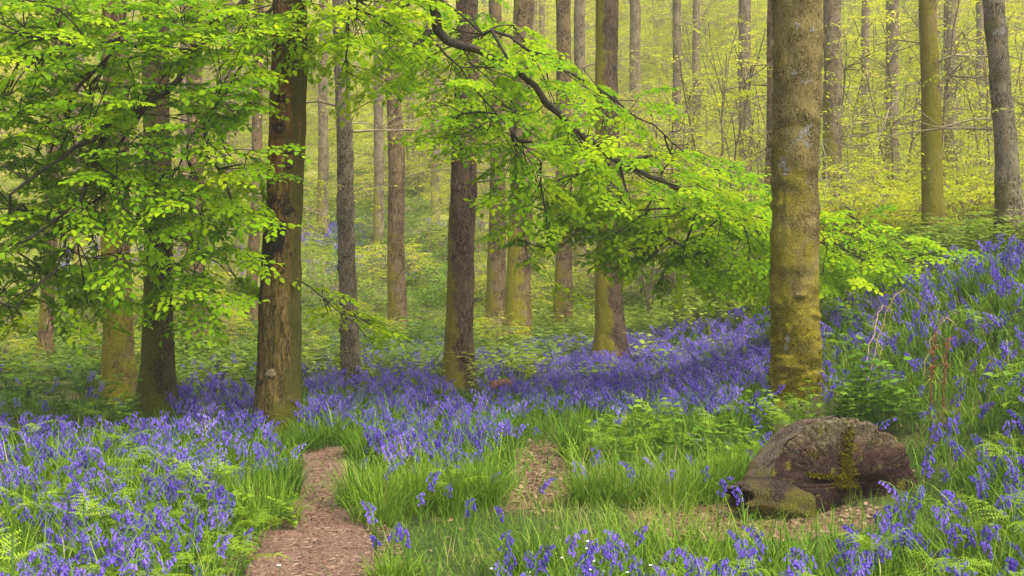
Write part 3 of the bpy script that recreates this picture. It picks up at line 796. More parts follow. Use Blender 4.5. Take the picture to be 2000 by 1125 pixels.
build_front_tree()

def build_mossy_tree():
    rng = np.random.default_rng(12); d = 10.4
    root = tree_root(1550, d, 'thick moss covered trunk with pale lichen rosettes standing behind the cut stump', 'mossy_tree')
    ax = axis_from_px(root, d, [(1549, 810, 92), (1551, 720, 88), (1553, 600, 86), (1555, 400, 86), (1555, 200, 89), (1555, 0, 92), (1555, -250, 90)], 4)
    trunk_obj(root, ax, M['bark_mossy'], 110, 260, .22, .3, 4, .035, .055, 8, .008)
    o = np.array(root.location); zs = np.array([a[0][2] for a in ax])
    def surf(z, th, off=0):
        c = np.stack([np.interp(z, zs, [a[0][i] for a in ax]) for i in range(2)], -1); r = np.interp(z, zs, [a[1] for a in ax])
        fl = np.exp(-np.maximum(z, -.1) / .3); lob = .55 + .45 * np.cos(th * 4 + 8) * np.cos(th * 2 + 13.6)
        r = r * (1 + .22 * fl * (.45 + .75 * lob)) + off
        return np.stack([c[:, 0] + np.cos(th) * r, c[:, 1] + np.sin(th) * r, z], -1)
    # fuzzy moss pile on the bark
    n = 60000; z = 5.2 * rng.random(n) ** 1.4 - .1; th = rng.uniform(0, 6.2832, n)
    P = surf(z, th, .0)
    mk = fbm(P * np.array([2.2, 2.2, 1.3]), 31, 3) + .75 * (1 - np.clip(z / 2.6, 0, 1)) - .12 + .22 * (-np.cos(th))
    k = mk > rng.uniform(.06, .42, n); P, th, z = P[k], th[k], z[k]; n = len(P)
    out = np.stack([np.cos(th), np.sin(th), np.full(n, -.35)], -1) + rng.normal(0, .45, (n, 3))
    tf = Tmpl(); tf.add([(0, -.16, 0), (0, .16, 0), (.6, .1, .05), (1, 0, -.1)], [], [(0, 1, 2), (0, 2, 3)])
    mb = MB(); mb.inst(tf, frames(out, rng.normal(0, 1, (n, 3))), P, rng.uniform(.012, .030, n), np.clip(.42 + .7 * fbm(P * np.array([5, 5, 4.0]), 44, 3) + rng.normal(0, .2, n), 0, 1))
    mb.build('moss', M['moss'], root)
    # lichen rosettes
    for (X, Y, s) in [(1558, 372, .07), (1522, 322, .055), (1560, 262, .05), (1565, 287, .035), (1562, 160, .045), (1555, 150, .03), (1575, 65, .03), (1530, 660, .03), (1550, 280, .05), (1570, 250, .03), (1545, 60, .03), (1525, 345, .05), (1572, 385, .03), (1540, 150, .025), (1585, 470, .02), (1528, 675, .025)]:
        z0 = (W(X, Y, d) - o)[2]; x0 = (W(X, Y, d) - o)[0]; m = int(90 * s / .05)
        c = np.interp(z0, zs, [a[0][0] for a in ax]); r = np.interp(z0, zs, [a[1] for a in ax]); th0 = math.asin(np.clip((x0 - c) / r, -.95, .95)) - math.pi / 2
        a = rng.uniform(0, 6.28, m); q = rng.random(m) ** .8 * s * (1 + .5 * vnoise(np.stack([np.cos(a) * 1.6, np.sin(a) * 1.6, a * 0 + X], -1), 4))
        zz = z0 + q * np.sin(a) * 1.1; tt = th0 + q * np.cos(a) / r; P = surf(zz, tt, .006)
        nn = np.stack([np.cos(tt), np.sin(tt), np.zeros(m)], -1) + rng.normal(0, .3, (m, 3)); u = np.cross(nn, rng.normal(0, 1, (m, 3)))
        hx = Tmpl(); hx.add([(math.cos(k * 1.05) * .5 * (1 + .2 * (k % 2)), math.sin(k * 1.05) * .5, 0) for k in range(6)] + [(0, 0, .12)], [], [(k, (k + 1) % 6, 6) for k in range(6)])
        mb = MB(); mb.inst(hx, frames(u, nn), P, rng.uniform(.006, .018, m)); mb.build('lichen_patch', M['lichen'], root)
    return root
build_mossy_tree()

# (label, name, base X, depth, [(X, Y, width px)], material, number of leafy side boughs)
TREES = [
 ('dark mossy trunk left of the black stained beech, its foot deep in bluebells', 311, 12.9, [(309, 795, 62), (309, 700, 58), (308, 560, 55), (308, 300, 52), (303, 0, 48)], 'bark_moss_dark', 0),
 ('stout moss footed trunk behind the left bluebell field, beside a darker trunk', 229, 14.0, [(230, 780, 64), (229, 700, 56), (230, 560, 53), (226, 300, 50), (222, 0, 46)], 'bark_base_moss', 1),
 ('slim grey brown lichen spotted trunk just right of the black stained beech', 685, 14.8, [(685, 760, 35), (682, 600, 33), (675, 400, 32), (669, 200, 29), (664, 0, 27)], 'bark_lichen', 2),
 ('straight red brown fissured trunk with mossy left foot at the middle of the wood', 895, 15.6, [(895, 748, 54), (895, 650, 51), (900, 500, 52), (907, 380, 51), (909, 200, 46), (912, 0, 42)], 'bark_base_rough', 2),
 ('trunk with a bright yellow green mossy flared base amid the bluebells', 1010, 21.5, [(1010, 688, 56), (1012, 640, 50), (1015, 520, 46), (1018, 300, 42), (1022, 0, 38)], 'bark_base_moss', 2),
 ('slim brown trunk close behind the yellow green mossy base', 968, 24.0, [(968, 668, 40), (970, 560, 36), (971, 300, 28), (966, 0, 24)], 'bark_rough', 1),
 ('pale brown straight trunk beside the blue glade, right of the lichen spotted trunk', 776, 23.0, [(776, 675, 38), (775, 560, 34), (774, 300, 31), (765, 100, 28), (760, 0, 26)], 'bark_rough', 2),
 ('pinkish brown trunk standing behind the hanging leafy bough, right of the mossy base', 1101, 25.4, [(1101, 662, 36), (1101, 560, 34), (1101, 300, 30), (1100, 0, 28)], 'bark_rough', 1),
 ('deeply ridged dark trunk with moss at its foot crossed by the leafy bough', 1195, 18.2, [(1195, 720, 60), (1193, 640, 55), (1190, 500, 50), (1187, 300, 46), (1186, 100, 45), (1185, 0, 44)], 'bark_base_rough', 1),
 ('short reddish trunk seen under the leaves between the dark mossy trunk and the beech', 386, 20.0, [(386, 702, 42), (385, 620, 36), (382, 400, 33), (378, 0, 28)], 'bark_rough', 1),
 ('thin pinkish trunk immediately left of the black stained beech', 490, 24.0, [(490, 674, 25), (492, 560, 22), (500, 400, 20), (503, 200, 20), (505, 0, 18)], 'bark_rough', 1),
 ('small purple brown trunk behind brambles left of the moss footed trunk', 87, 17.0, [(87, 735, 30), (88, 650, 27), (100, 470, 24), (108, 200, 22), (112, 0, 20)], 'bark_rough', 1),
 ('thin pale trunk at the far end of the bluebell slope, beyond the ridged trunk', 1320, 30.0, [(1320, 610, 22), (1320, 560, 20), (1322, 300, 18), (1322, 0, 16)], 'bark_far', 1),
 ('olive mossy trunk rising from the top of the bluebell bank', 1826, 19.0, [(1828, 470, 46), (1824, 400, 41), (1819, 250, 37), (1814, 100, 33), (1812, 0, 32)], 'bark_moss_top', 2),
 ('leaning grey trunk with dark moss rings at the right end of the bluebell bank', 1978, 16.0, [(1980, 470, 50), (1973, 400, 45), (1966, 300, 41), (1953, 180, 38), (1940, 0, 37)], 'bark_lichen', 1),
 ('tall purple grey trunk close behind the lichen rosette trunk on its right', 1627, 24.0, [(1628, 500, 38), (1627, 400, 36), (1626, 200, 35), (1626, 0, 33)], 'bark_far', 2),
 ('dark trunk showing as a strip left of the lichen rosette trunk', 1510, 22.0, [(1510, 580, 34), (1510, 400, 32), (1512, 200, 30), (1514, 0, 28)], 'bark_rough', 0),
 ('faint grey trunk between the lichen rosette trunk and the olive trunk on the bank', 1741, 32.0, [(1742, 450, 30), (1742, 300, 27), (1743, 0, 24)], 'bark_far', 1),
 ('faint trunk just right of the olive trunk on the bank', 1857, 30.0, [(1858, 450, 28), (1857, 300, 26), (1856, 0, 23)], 'bark_far', 1),
 ('yellowish trunk alone in the pale leaves left of the lichen rosette trunk', 1455, 36.0, [(1456, 420, 26), (1455, 260, 25), (1454, 0, 23)], 'bark_far', 1),
 ('thin trunk in the pale leaves midway between the ridged trunk and the lichen rosette trunk', 1360, 41.0, [(1361, 420, 19), (1360, 260, 16), (1360, 0, 14)], 'bark_far', 1),
 ('thin distant trunk left of the leaning grey trunk', 1914, 38.0, [(1915, 420, 18), (1914, 250, 16), (1914, 0, 14)], 'bark_far', 1),
 ('thin trunk at the edge of the bright sunlit gap', 740, 36.0, [(741, 430, 22), (740, 300, 19), (740, 100, 17), (739, 0, 16)], 'bark_far', 1),
 ('slender purple trunk behind and right of the pale straight trunk', 802, 45.0, [(802, 400, 16), (801, 200, 14), (800, 0, 13)], 'bark_far', 0),
 ('faint trunk between the beech and the lichen spotted trunk', 631, 38.0, [(631, 420, 22), (631, 250, 19), (632, 0, 17)], 'bark_far', 1),
 ('grey trunk behind the upper end of the hanging bough', 1134, 31.0, [(1134, 500, 26), (1133, 200, 23), (1132, 0, 21)], 'bark_far', 1),
 ('grey trunk top showing just right of the ridged dark trunk', 1240, 40.0, [(1241, 420, 24), (1240, 100, 21), (1240, 0, 20)], 'bark_far', 0),
 ('thin trunk hidden in the leaves right of the dark mossy trunk', 361, 30.0, [(361, 560, 18), (360, 300, 15), (358, 0, 13)], 'bark_far', 0),
 ('thin trunk showing between the leaves left of the moss footed trunk', 150, 30.0, [(150, 560, 22), (152, 300, 19), (155, 0, 17)], 'bark_far', 0),
 ('slim trunk in the shade behind the leafy branch left of the pinkish trunk', 440, 34.0, [(440, 500, 20), (441, 200, 18), (442, 0, 16)], 'bark_far', 1),
 ('slim trunk between the red brown fissured trunk and the pale straight trunk', 850, 40.0, [(851, 420, 18), (850, 200, 16), (850, 0, 15)], 'bark_far', 0),
 ('slim trunk in the pale leaves right of the tall purple grey trunk', 1690, 36.0, [(1691, 440, 18), (1690, 200, 16), (1690, 0, 15)], 'bark_far', 1),
]
M['bark_base_rough'] = bark_mat('bark_base_rough', (.03, .019, .012), (.105, .066, .038), (.2, .14, .09), (.26, .23, .010), .34, 2.0, 2.0, .05, 12, .13, 1.5)
M['bark_moss_top'] = bark_mat('bark_moss_top', *B_ROUGH, (.20, .18, .01), .62, 6.0, .6, 0, 14, .2, 1.0)

def side_bough(root, ax, zl, az, L, rng, n, d):
    zs = np.array([a[0][2] for a in ax]); c = np.array([np.interp(zl, zs, [a[0][i] for a in ax]) for i in range(3)])
    o = np.array(root.location); c = c + o
    u = np.array([math.cos(az), math.sin(az), 0]); s = np.linspace(0, 1, 6)
    pts = c + u * (s[:, None] * L) + np.array([0, 0, 1.0]) * (L * (.35 * s - .45 * s * s))[:, None] + rng.normal(0, .04 * L, (6, 3)) * s[:, None]
    tg = [pts[rng.integers(2, 6)] + rng.normal(0, 1, 3) * np.array([.38, .38, .2]) * L * .6 for _ in range(n)]
    lf = .06 if d < 26 else .075
    add_limbs(root, [(pts, .012 + .0004 * d, .004)], tg, rng, M['spring_leaf'], M['paletwig'], size=.45, leaf=lf, nleaf=6, side=3, lod=1, twigr=.004, tint0=.5, tintv=.3, step=.3)

def build_trees():
    rng = np.random.default_rng(5)
    for q, (lab, X, d, pts, mat, nb) in enumerate(TREES):
        if d < 26: d *= .93
        root = tree_root(X, d, lab, 'woodland_tree')
        ax = axis_from_px(root, d, pts, 5)
        near = d < 17
        trunk_obj(root, ax, M[mat], 64 if near else 30, 150 if near else 60, .5 if d < 26 else .2, .36, 4 + q % 3, .035, .035 if mat == 'bark_lichen' else .012, 20 + q, .007 if d < 26 else 0)
        for k in range(nb):
            Y = rng.uniform(40, 420); zl = max(1.5, (H + (HY - Y) / F * d) - root.location[2])
            az = rng.choice([0, math.pi]) + rng.uniform(-.7, .7)
            side_bough(root, ax, zl, az, rng.uniform(1.4, 3.2) * (1 if d < 26 else 1.5), rng, 16, d)
build_trees()

def build_far_trunks():
    rng = np.random.default_rng(17); n = 0
    for k in range(46):
        d = rng.uniform(46, 84); X = rng.uniform(-60, 2060); w = rng.uniform(.22, .42)
        if 690 < X < 735: continue
        x = (X - HX) / F * d; z = float(G(x, d))
        root = thing('distant_tree', 'slender distant trunk among the pale yellow green leaves of the far hillside', 'tree', (x, d, z), 'distant trunks on the hillside')
        l = rng.normal(0, .02, 2); hh = rng.uniform(11, 16)
        ax = [(np.array([0, 0, 0.0]), w / 2), (np.array([l[0] * 6, l[1] * 6, 6]), w * .42), (np.array([l[0] * hh, l[1] * hh, hh]), w * .2)]
        trunk_obj(root, ax, M['bark_far'], 14, 30, .15, .3, 4, .04, 0, 60 + k)
build_far_trunks()

# ------------------------------------------------------------------ understorey saplings
def sapling_proto(seed, h, spread, nt, leaf=.068, lmat=None, size=.6, tw='paletwig', t0=.55):
    rng = np.random.default_rng(seed)
    root = thing('sapling', 'young tree in pale yellow green spring leaf', 'sapling', (0, 0, 0))
    limbs = []
    for s in range(rng.integers(2, 4)):
        a = rng.uniform(0, 6.28); l = spread * rng.uniform(.1, .5); f = np.linspace(0, 1, 7)
        pts = np.stack([math.cos(a) * l * f ** 1.3 + rng.normal(0, .05, 7) * f, math.sin(a) * l * f ** 1.3 + rng.normal(0, .05, 7) * f, h * f * rng.uniform(.8, 1)], -1)
        limbs.append((pts, .035 * h / 5, .008))
    tg = []
    while len(tg) < nt:
        p = rng.uniform(-1, 1, 3)
        if (p ** 2).sum() < 1 and fbm((p * 2.2)[None] + seed, seed, 2)[0] > -.12: tg.append(np.array([p[0] * spread, p[1] * spread, h * (.55 + .48 * p[2])]))
    pos, par, r0, load, tips, nl = grow(limbs, tg, .3, rng)
    mb = MB(); ml = MB(); branch_mesh(mb, pos, par, r0, load, nl, .005, .42, 4)
    sprays(None, ml, tips, pos, rng, size=size, leaf=leaf, nleaf=8, side=4, lod=1, tint0=t0, tintv=.28, jit=.6)
    mb.build('stem', M[tw], root); ml.build('foliage', lmat or M['spring_leaf'], root)
    return root

def build_bushes():
    rng = np.random.default_rng(27); protos = []
    for seed, h, sp, nt, mat in ((201, .9, .7, 90, 'under'), (202, 1.2, .9, 120, 'under'), (203, 1.0, .9, 110, 'spring_leaf'), (204, 1.5, 1.0, 130, 'spring_leaf'), (205, .8, .8, 90, 'herb'), (206, 1.1, 1.0, 130, 'herb'), (207, .6, .9, 110, 'herb')):
        r = sapling_proto(seed, h, sp, nt, .06, M[mat], .34); r.name = 'bush'; protos.append(r)
    used = set()
    zones = [(26, 46, 560, 1010, 80, 'low green bush in the glade between the pale straight trunk and the beech', 'bushes in the glade'),
             (16.5, 26, 340, 1000, 60, 'knee high leafy bush on the floor between the middle trunks', 'knee high bushes between the middle trunks'),
             (15, 22, -60, 330, 30, 'knee high bramble bush at the back of the left bluebell field', 'bramble bushes behind the left field'),
             (20, 34, -60, 500, 34, 'low bush on the shaded floor behind the left trunks', 'bushes behind the left trunks'),
             (25, 40, 1020, 1500, 30, 'low bush at the back of the bluebell slope right of the ridged trunk', 'bushes at the back of the bluebell slope'),
             (18.5, 30, 1620, 2080, 46, 'yellow green bush along the top of the bluebell bank', 'bushes along the bank top')]
    for d0, d1, x0, x1, n, lab, g in zones:
        for k in range(n):
            d = rng.uniform(d0, d1); X = rng.uniform(x0, x1); x = (X - HX) / F * d; z = float(G(x, d)) - .03
            q = int(rng.integers(0, 7)); q = int(rng.choice([2, 3])) if x0 > 1600 else q
            rz = rng.uniform(0, 6.28); sc = rng.uniform(.7, 1.25) * (.45 if d0 < 18 else 1)
            if q not in used:
                used.add(q); o = protos[q]; o.location = (x, d, z); o.rotation_euler = (0, 0, rz); o.scale = (sc,) * 3; o['label'] = lab; o['group'] = g; o['category'] = 'bush'
            else:
                o = dup(protos[q], (x, d, z), rz, sc, lab, g); o['category'] = 'bush'

def build_saplings():
    rng = np.random.default_rng(23)
    protos = [sapling_proto(101, 4.5, 1.8, 240, t0=.25), sapling_proto(102, 6.0, 2.2, 330, t0=.62), sapling_proto(103, 3.2, 1.6, 200), sapling_proto(104, 7.5, 2.5, 340, t0=.85), sapling_proto(105, 5.0, 2.4, 300, t0=.38), sapling_proto(106, 4.2, 1.7, 75, .055, None, .5, 'greytwig')]
    used = set(); cnt = 0
    bands = [(20, 27, 15), (26, 33, 18), (33, 42, 44), (42, 54, 72), (54, 70, 84), (70, 90, 76)]
    labs = {-1: ('thin twiggy sapling with sparse pale leaves at the edge of the bluebell bank', 'twiggy saplings along the bluebell bank'), 0: ('low pale green sapling on the flat behind the mid wood trunks', 'saplings behind the middle trunks'),
            1: ('bushy yellow green sapling low on the rising hillside', 'saplings low on the hillside'),
            2: ('yellow green sapling half way up the hillside', 'saplings half way up the hillside'),
            3: ('pale yellow sapling high up the hillside', 'saplings high on the hillside'),
            4: ('palest hazy sapling at the top of the hillside', 'saplings at the top of the hillside')}
    for bi, (d0, d1, n) in enumerate(bands):
        for k in range(n):
            d = rng.uniform(d0, d1); X = (k + rng.uniform(0, 1)) / n * 2200 - 100
            bi_ = bi - 1
            if bi == 0: X = 1180 + (k + rng.uniform(0, 1)) / n * 900
            if bi == 0 and 1520 < X < 1600: X += 90
            if bi in (1, 2) and 610 < X < 900: continue      # the open blue glade
            if bi >= 3 and 690 < X < 745: continue      # the sunlit gap
            x = (X - HX) / F * d; z = float(G(x, d)) - .05
            pi = rng.integers(0, 5); sc = rng.uniform(.6, 1.0) if bi < 3 else rng.uniform(.85, 1.35)
            if bi == 1: pi = rng.choice([0, 2]); sc *= .8
            if bi == 0: pi = 5; sc = rng.uniform(.8, 1.25)
            rz = rng.uniform(0, 6.28); lab, grp = labs[bi - 1]
            if pi not in used:
                used.add(pi); o = protos[pi]; o.location = (x, d, z); o.rotation_euler = (0, 0, rz); o.scale = (sc,) * 3; o['label'] = lab; o['group'] = grp
            else: dup(protos[pi], (x, d, z), rz, sc, lab, grp)
build_saplings(); build_bushes()

# ------------------------------------------------------------------ undergrowth (uncountable)
def build_undergrowth():
    rng = np.random.default_rng(31)
    ml = MB(); ms = MB()
    tm = [herb_tmpl(rng, rng.integers(2, 5), rng.uniform(.25, .5), .075, 1) for _ in range(5)]
    def place(P, sc, tint):
        pick = rng.integers(0, 5, len(P)); R = rotz(rng.uniform(0, 6.28, len(P)))
        for b in range(5):
            k = pick == b
            ml.inst(merge([tm[b][1]]), R[k], P[k], sc[k], tint[k]); 
    # mid distance
    P = sample_ground(15000, 13.5, 33, rng, 120); X, Y = topix(P)
    den = np.clip(.75 - purple(X, Y - .3 / P[:, 1] * F) * .75, .05, 1) * np.clip(.75 + .7 * n2(P[:, 0], P[:, 1], .45, 13), 0.1, 1)
    k = rng.random(len(P)) < den; P = P[k]
    place(P, rng.uniform(.7, 1.5, len(P)), np.clip(.42 + .6 * n2(P[:, 0], P[:, 1], .35, 4) + rng.normal(0, .15, len(P)), 0, 1))
    o = ml.build('undergrowth', M['under']); tag(o, 'low green leafy plants carpeting the woodland floor between the trunks', 'undergrowth', kind='stuff')
    # hillside
    ml = MB(); P = sample_ground(17000, 30, 92, rng, 120); n = len(P)
    k = rng.random(n) < np.clip(.7 + .8 * n2(P[:, 0], P[:, 1], .2, 6), .15, 1); P = P[k]
    pick = rng.integers(0, 5, len(P)); R = rotz(rng.uniform(0, 6.28, len(P))); sc = rng.uniform(1.3, 2.6, len(P)); ti = np.clip(.45 + .5 * n2(P[:, 0], P[:, 1], .15, 4) + rng.normal(0, .2, len(P)), 0, 1)
    for b in range(5):
        k = (pick == b) & (P[:, 1] > 50); ml.inst(merge([tm[b][1]]), R[k], P[k], sc[k], ti[k])
    m2 = MB(); near = P[:, 1] <= 50
    for b in range(5):
        k = (pick == b) & near; m2.inst(merge([tm[b][1]]), R[k], P[k], sc[k] * .8, ti[k])
    tag(m2.build('glade_undergrowth', M['herb']), 'mixed green low plants filling the glade below the hillside', 'undergrowth', kind='stuff')
    o = ml.build('hillside_undergrowth', M['spring_leaf']); tag(o, 'yellow green low growth covering the rising hillside', 'undergrowth', kind='stuff')
build_undergrowth()

# ------------------------------------------------------------------ bluebells
def build_bluebells():
    rng = np.random.default_rng(41)
    near = [bluebell_parts(rng, 0) for _ in range(7)]; mid = [bluebell_parts(rng, 1) for _ in range(5)]
    DENS = 86.0
    allP, allD = [], []
    for y0, y1 in ((3.7, 9), (9, 16), (16, 30)):
        n = int(wedge_area(y0, y1, 300) * DENS); P = sample_ground(n, y0, y1, rng, 300)
        X, Y = topix(P + np.array([0, 0, .27]))
        wob = 22 * n2(P[:, 0], P[:, 1], 1.2, 77)
        p = purple(X + wob, Y + wob * .5)
        p = np.where(p > 0, np.clip(p + p * .75 * n2(P[:, 0], P[:, 1], 1.1, 78) - .1, 0.04, 1), 0)
        Xg, Yg = topix(P); p = p * ~path_mask(Xg, Yg)
        for b in BARE: p = np.where(inpoly(Xg, Yg, b), p * .15, p)
        st = (np.abs(P[:, 0] - 2.05) < .6) & (P[:, 1] > 7.0) & (P[:, 1] < 7.75); p = np.where(st, 0, p); fr = (np.abs(P[:, 0] - 1.9) < .75) & (P[:, 1] > 5.9) & (P[:, 1] <= 7.0); p = np.where(fr, p * .4, p)
        k = rng.random(n) < p; allP.append(P[k])
    # a few scattered ones in the grass
    P = sample_ground(420, 5, 10, rng); Xg, Yg = topix(P); k = ~path_mask(Xg, Yg) & (rng.random(420) < .25) & ~((np.abs(P[:, 0] - 2.05) < .62) & (np.abs(P[:, 1] - 7.3) < .5)); allP.append(P[k])
    # the blue glade on the slope beyond the trunks
    P = sample_ground(60000, 30, 54, rng); X, Y = topix(P)
    gl = [[(560, 470), (700, 450), (1000, 450), (1010, 610), (560, 620)], [(1080, 470), (1500, 500), (1500, 570), (1080, 570)], [(100, 480), (480, 480), (480, 590), (100, 590)]]
    m = np.zeros(len(P), bool)
    for g in gl: m |= inpoly(X, Y, g)
    k = m & (n2(P[:, 0], P[:, 1], .28, 15) + rng.normal(0, .16, len(P)) > .12); allG = P[k]
    P = np.concatenate(allP); X, Y = topix(P + np.array([0, 0, .27]))
    vis = (X > 5) & (X < 1995) & (Y < 1118)
    order = np.argsort(np.where(vis, P[:, 1], 1e9)); solo = order[:300]; rest = np.setdiff1d(np.arange(len(P)), solo)
    tintv = np.clip(.5 + .3 * n2(P[:, 0], P[:, 1], .9, 50) + rng.normal(0, .27, len(P)), 0, 1)
    # individuals, each with stem, flower head and leaves
    protos = []
    mats = [M['bell_stem'], M['bell'], M['grass']]
    for q, (s, h, lv) in enumerate(near):
        for tv in (.3, .55, .8):
            r = thing('bluebell', 'violet bluebell on a green stem', 'bluebell', (0, 0, -50))
            for nm, t in [('stem', s), ('flower_head', h)] + [('leaf', l) for l in lv]:
                mb = MB(); mb.inst(t, np.eye(3)[None], np.zeros((1, 3)), 1.0, np.array([tv if nm != 'leaf' else .35])); mb.build(nm, mats, r)
            protos.append(r)
    used = set()
    for i in solo:
        p = P[i]; px = X[i]
        if px < 520: lab, grp = 'violet bluebell with nodding bells at the front of the left bluebell field', 'bluebells at the front of the left field'
        elif px < 1000: lab, grp = 'violet bluebell standing in the grass beside the footpath', 'bluebells beside the footpath'
        elif px < 1480: lab, grp = 'violet bluebell in the short grass in front of the bare earth', 'bluebells in the short grass'
        else: lab, grp = 'violet bluebell among ferns in front of the cut stump', 'bluebells in front of the stump'
        q = int(np.clip(tintv[i] * 3, 0, 2)) + 3 * int(rng.integers(0, 7)); rz = rng.uniform(0, 6.28); sc = rng.uniform(.65, 1.08)
        if q not in used:
            used.add(q); o = protos[q]; o.location = tuple(p); o.rotation_euler = (0, 0, rz); o.scale = (sc,) * 3; o['label'] = lab; o['group'] = grp
        else: dup(protos[q], p, rz, sc, lab, grp)
    for q, o in enumerate(protos):
        if q not in used:
            for c in list(o.children): bpy.data.objects.remove(c)
            bpy.data.objects.remove(o)
    # the carpet
    mb = MB(); Pr = P[rest]; tr = tintv[rest]
    pk = rng.integers(0, 5, len(Pr)); sc = rng.uniform(.55, 1.1, len(Pr)); a = rng.uniform(0, 6.28, len(Pr))
    dn = Pr[:, 1] < 8
    tl = rng.normal(0, .17, (len(Pr), 2)); sh = np.zeros((len(Pr), 3, 3)); sh[:, 0, 0] = sh[:, 1, 1] = sh[:, 2, 2] = 1; sh[:, 0, 2] = tl[:, 0]; sh[:, 1, 2] = tl[:, 1]
    R = sh @ rotz(a)
    for b in range(5):
        t0 = merge([near[b][0], near[b][1]] + near[b][2]); t1 = merge([mid[b][0], mid[b][1]] + mid[b][2])
        k = (pk == b) & dn; mb.inst(t0, R[k], Pr[k], sc[k], tr[k])
        k = (pk == b) & ~dn; mb.inst(t1, R[k], Pr[k], sc[k], tr[k])
    o = mb.build('bluebell_carpet', mats); tag(o, 'dense carpet of violet bluebells spreading between the trunks and up the bank', 'bluebells', kind='stuff')
    mb = MB(); k = len(allG); pk = rng.integers(0, 5, k); R = rotz(rng.uniform(0, 6.28, k))
    for b in range(5):
        kk = pk == b; mb.inst(merge([mid[b][0], mid[b][1]]), R[kk], allG[kk], rng.uniform(1.3, 2.0, kk.sum()), rng.uniform(.3, 1, kk.sum()))
    o = mb.build('far_bluebell_drift', mats); tag(o, 'hazy blue drift of bluebells in the glade beyond the trunks', 'bluebells', kind='stuff')
    print('bluebells', len(P), len(allG))
build_bluebells()

# ------------------------------------------------------------------ grass, tufts
def build_grass():
    rng = np.random.default_rng(51); mb = MB()
    LUSH = [[(680, 870), (740, 820), (900, 870), (1010, 820), (1020, 960), (960, 1010), (760, 1020), (690, 990)], [(1080, 830), (1500, 790), (1520, 990), (1400, 1000), (1120, 980), (1100, 900)],
            [(590, 800), (760, 790), (720, 880), (680, 890), (600, 890), (560, 860)], [(430, 900), (600, 860), (590, 960), (570, 1010), (470, 1050)], [(1000, 800), (1110, 800), (1080, 870), (1010, 880)], [(1600, 560), (1850, 520), (2100, 520), (2200, 860), (1850, 860), (1620, 780)], [(-50, 900), (480, 880), (420, 1200), (-100, 1200)], [(1440, 960), (2100, 900), (2100, 1300), (1000, 1300), (1000, 1130)]]
    SHORT = [(700, 1000), (960, 980), (1120, 960), (1420, 960), (1430, 1060), (950, 1125), (700, 1200)]
    def kind(P):
        X, Y = topix(P); wob = 14 * n2(P[:, 0], P[:, 1], 3, 91); X = X + wob; Y = Y + wob
        lush = np.zeros(len(P), bool)
        for l in LUSH: lush |= inpoly(X, Y, l)
        return X, Y, lush, inpoly(X, Y, SHORT)
    for (y0, y1, dens) in ((3.7, 8, 900), (8, 13, 520), (13, 24, 90)):
        n = int(wedge_area(y0, y1, 300) * dens); P = sample_ground(n, y0, y1, rng, 300)
        X, Y, lush, short = kind(P)
        clump = n2(P[:, 0], P[:, 1], 2.5, 55)
        p = np.where(lush, .95, np.where(short, .85, .34)) * np.clip(.75 + .8 * clump, .1, 1)
        pm = path_mask(X + 26 * n2(P[:, 0], P[:, 1], 4, 33), Y + 10 * n2(P[:, 0], P[:, 1], 5, 34)); p = np.where(pm, np.where(n2(P[:, 0], P[:, 1], 3.5, 35) > .32, .12, .004), p)
        for b in BARE: p = np.where(inpoly(X + 30 * n2(P[:, 0], P[:, 1], 5, 95), Y + 15 * n2(P[:, 0], P[:, 1], 5, 96), b), p * np.clip(.55 + .6 * n2(P[:, 0], P[:, 1], 4, 97), .1, 1), p)
        p = np.where((np.abs(P[:, 0] - 2.05) < .55) & (P[:, 1] > 7.27 + .21 * (P[:, 0] - 2.05)) & (P[:, 1] < 7.75), 0, p)
        fr = (np.abs(P[:, 0] - 1.85) < .8) & (P[:, 1] > 6.1) & (P[:, 1] <= 7.35); p = np.where(fr, p * .7, p); lush = lush & ~fr; short = short | fr
        k = rng.random(n) < p; P, lush, short, clump = P[k], lush[k], short[k], clump[k]; n = len(P)
        L = np.where(lush, rng.uniform(.2, .42, n) * np.where((P[:, 0] > 2.6) & (P[:, 1] > 7.6), .7, 1), np.where(short, rng.uniform(.07, .17, n), rng.uniform(.12, .26, n)))
        w = np.where(short, rng.uniform(.0025, .004, n), rng.uniform(.004, .009, n)) * (1 if y1 < 9 else (1.4 if y1 < 14 else 2.4))
        ti = np.clip(np.where(short, .74, np.where(lush, .5, .36)) + .25 * n2(P[:, 0], P[:, 1], 1.2, 57) + rng.normal(0, .15, n), 0, 1)
        scatter_blades(mb, P, L, w, ti, rng)
    o = mb.build('grass', M['grass']); tag(o, 'green grass and strap leaves along the path and among the bluebells', 'grass', kind='stuff')

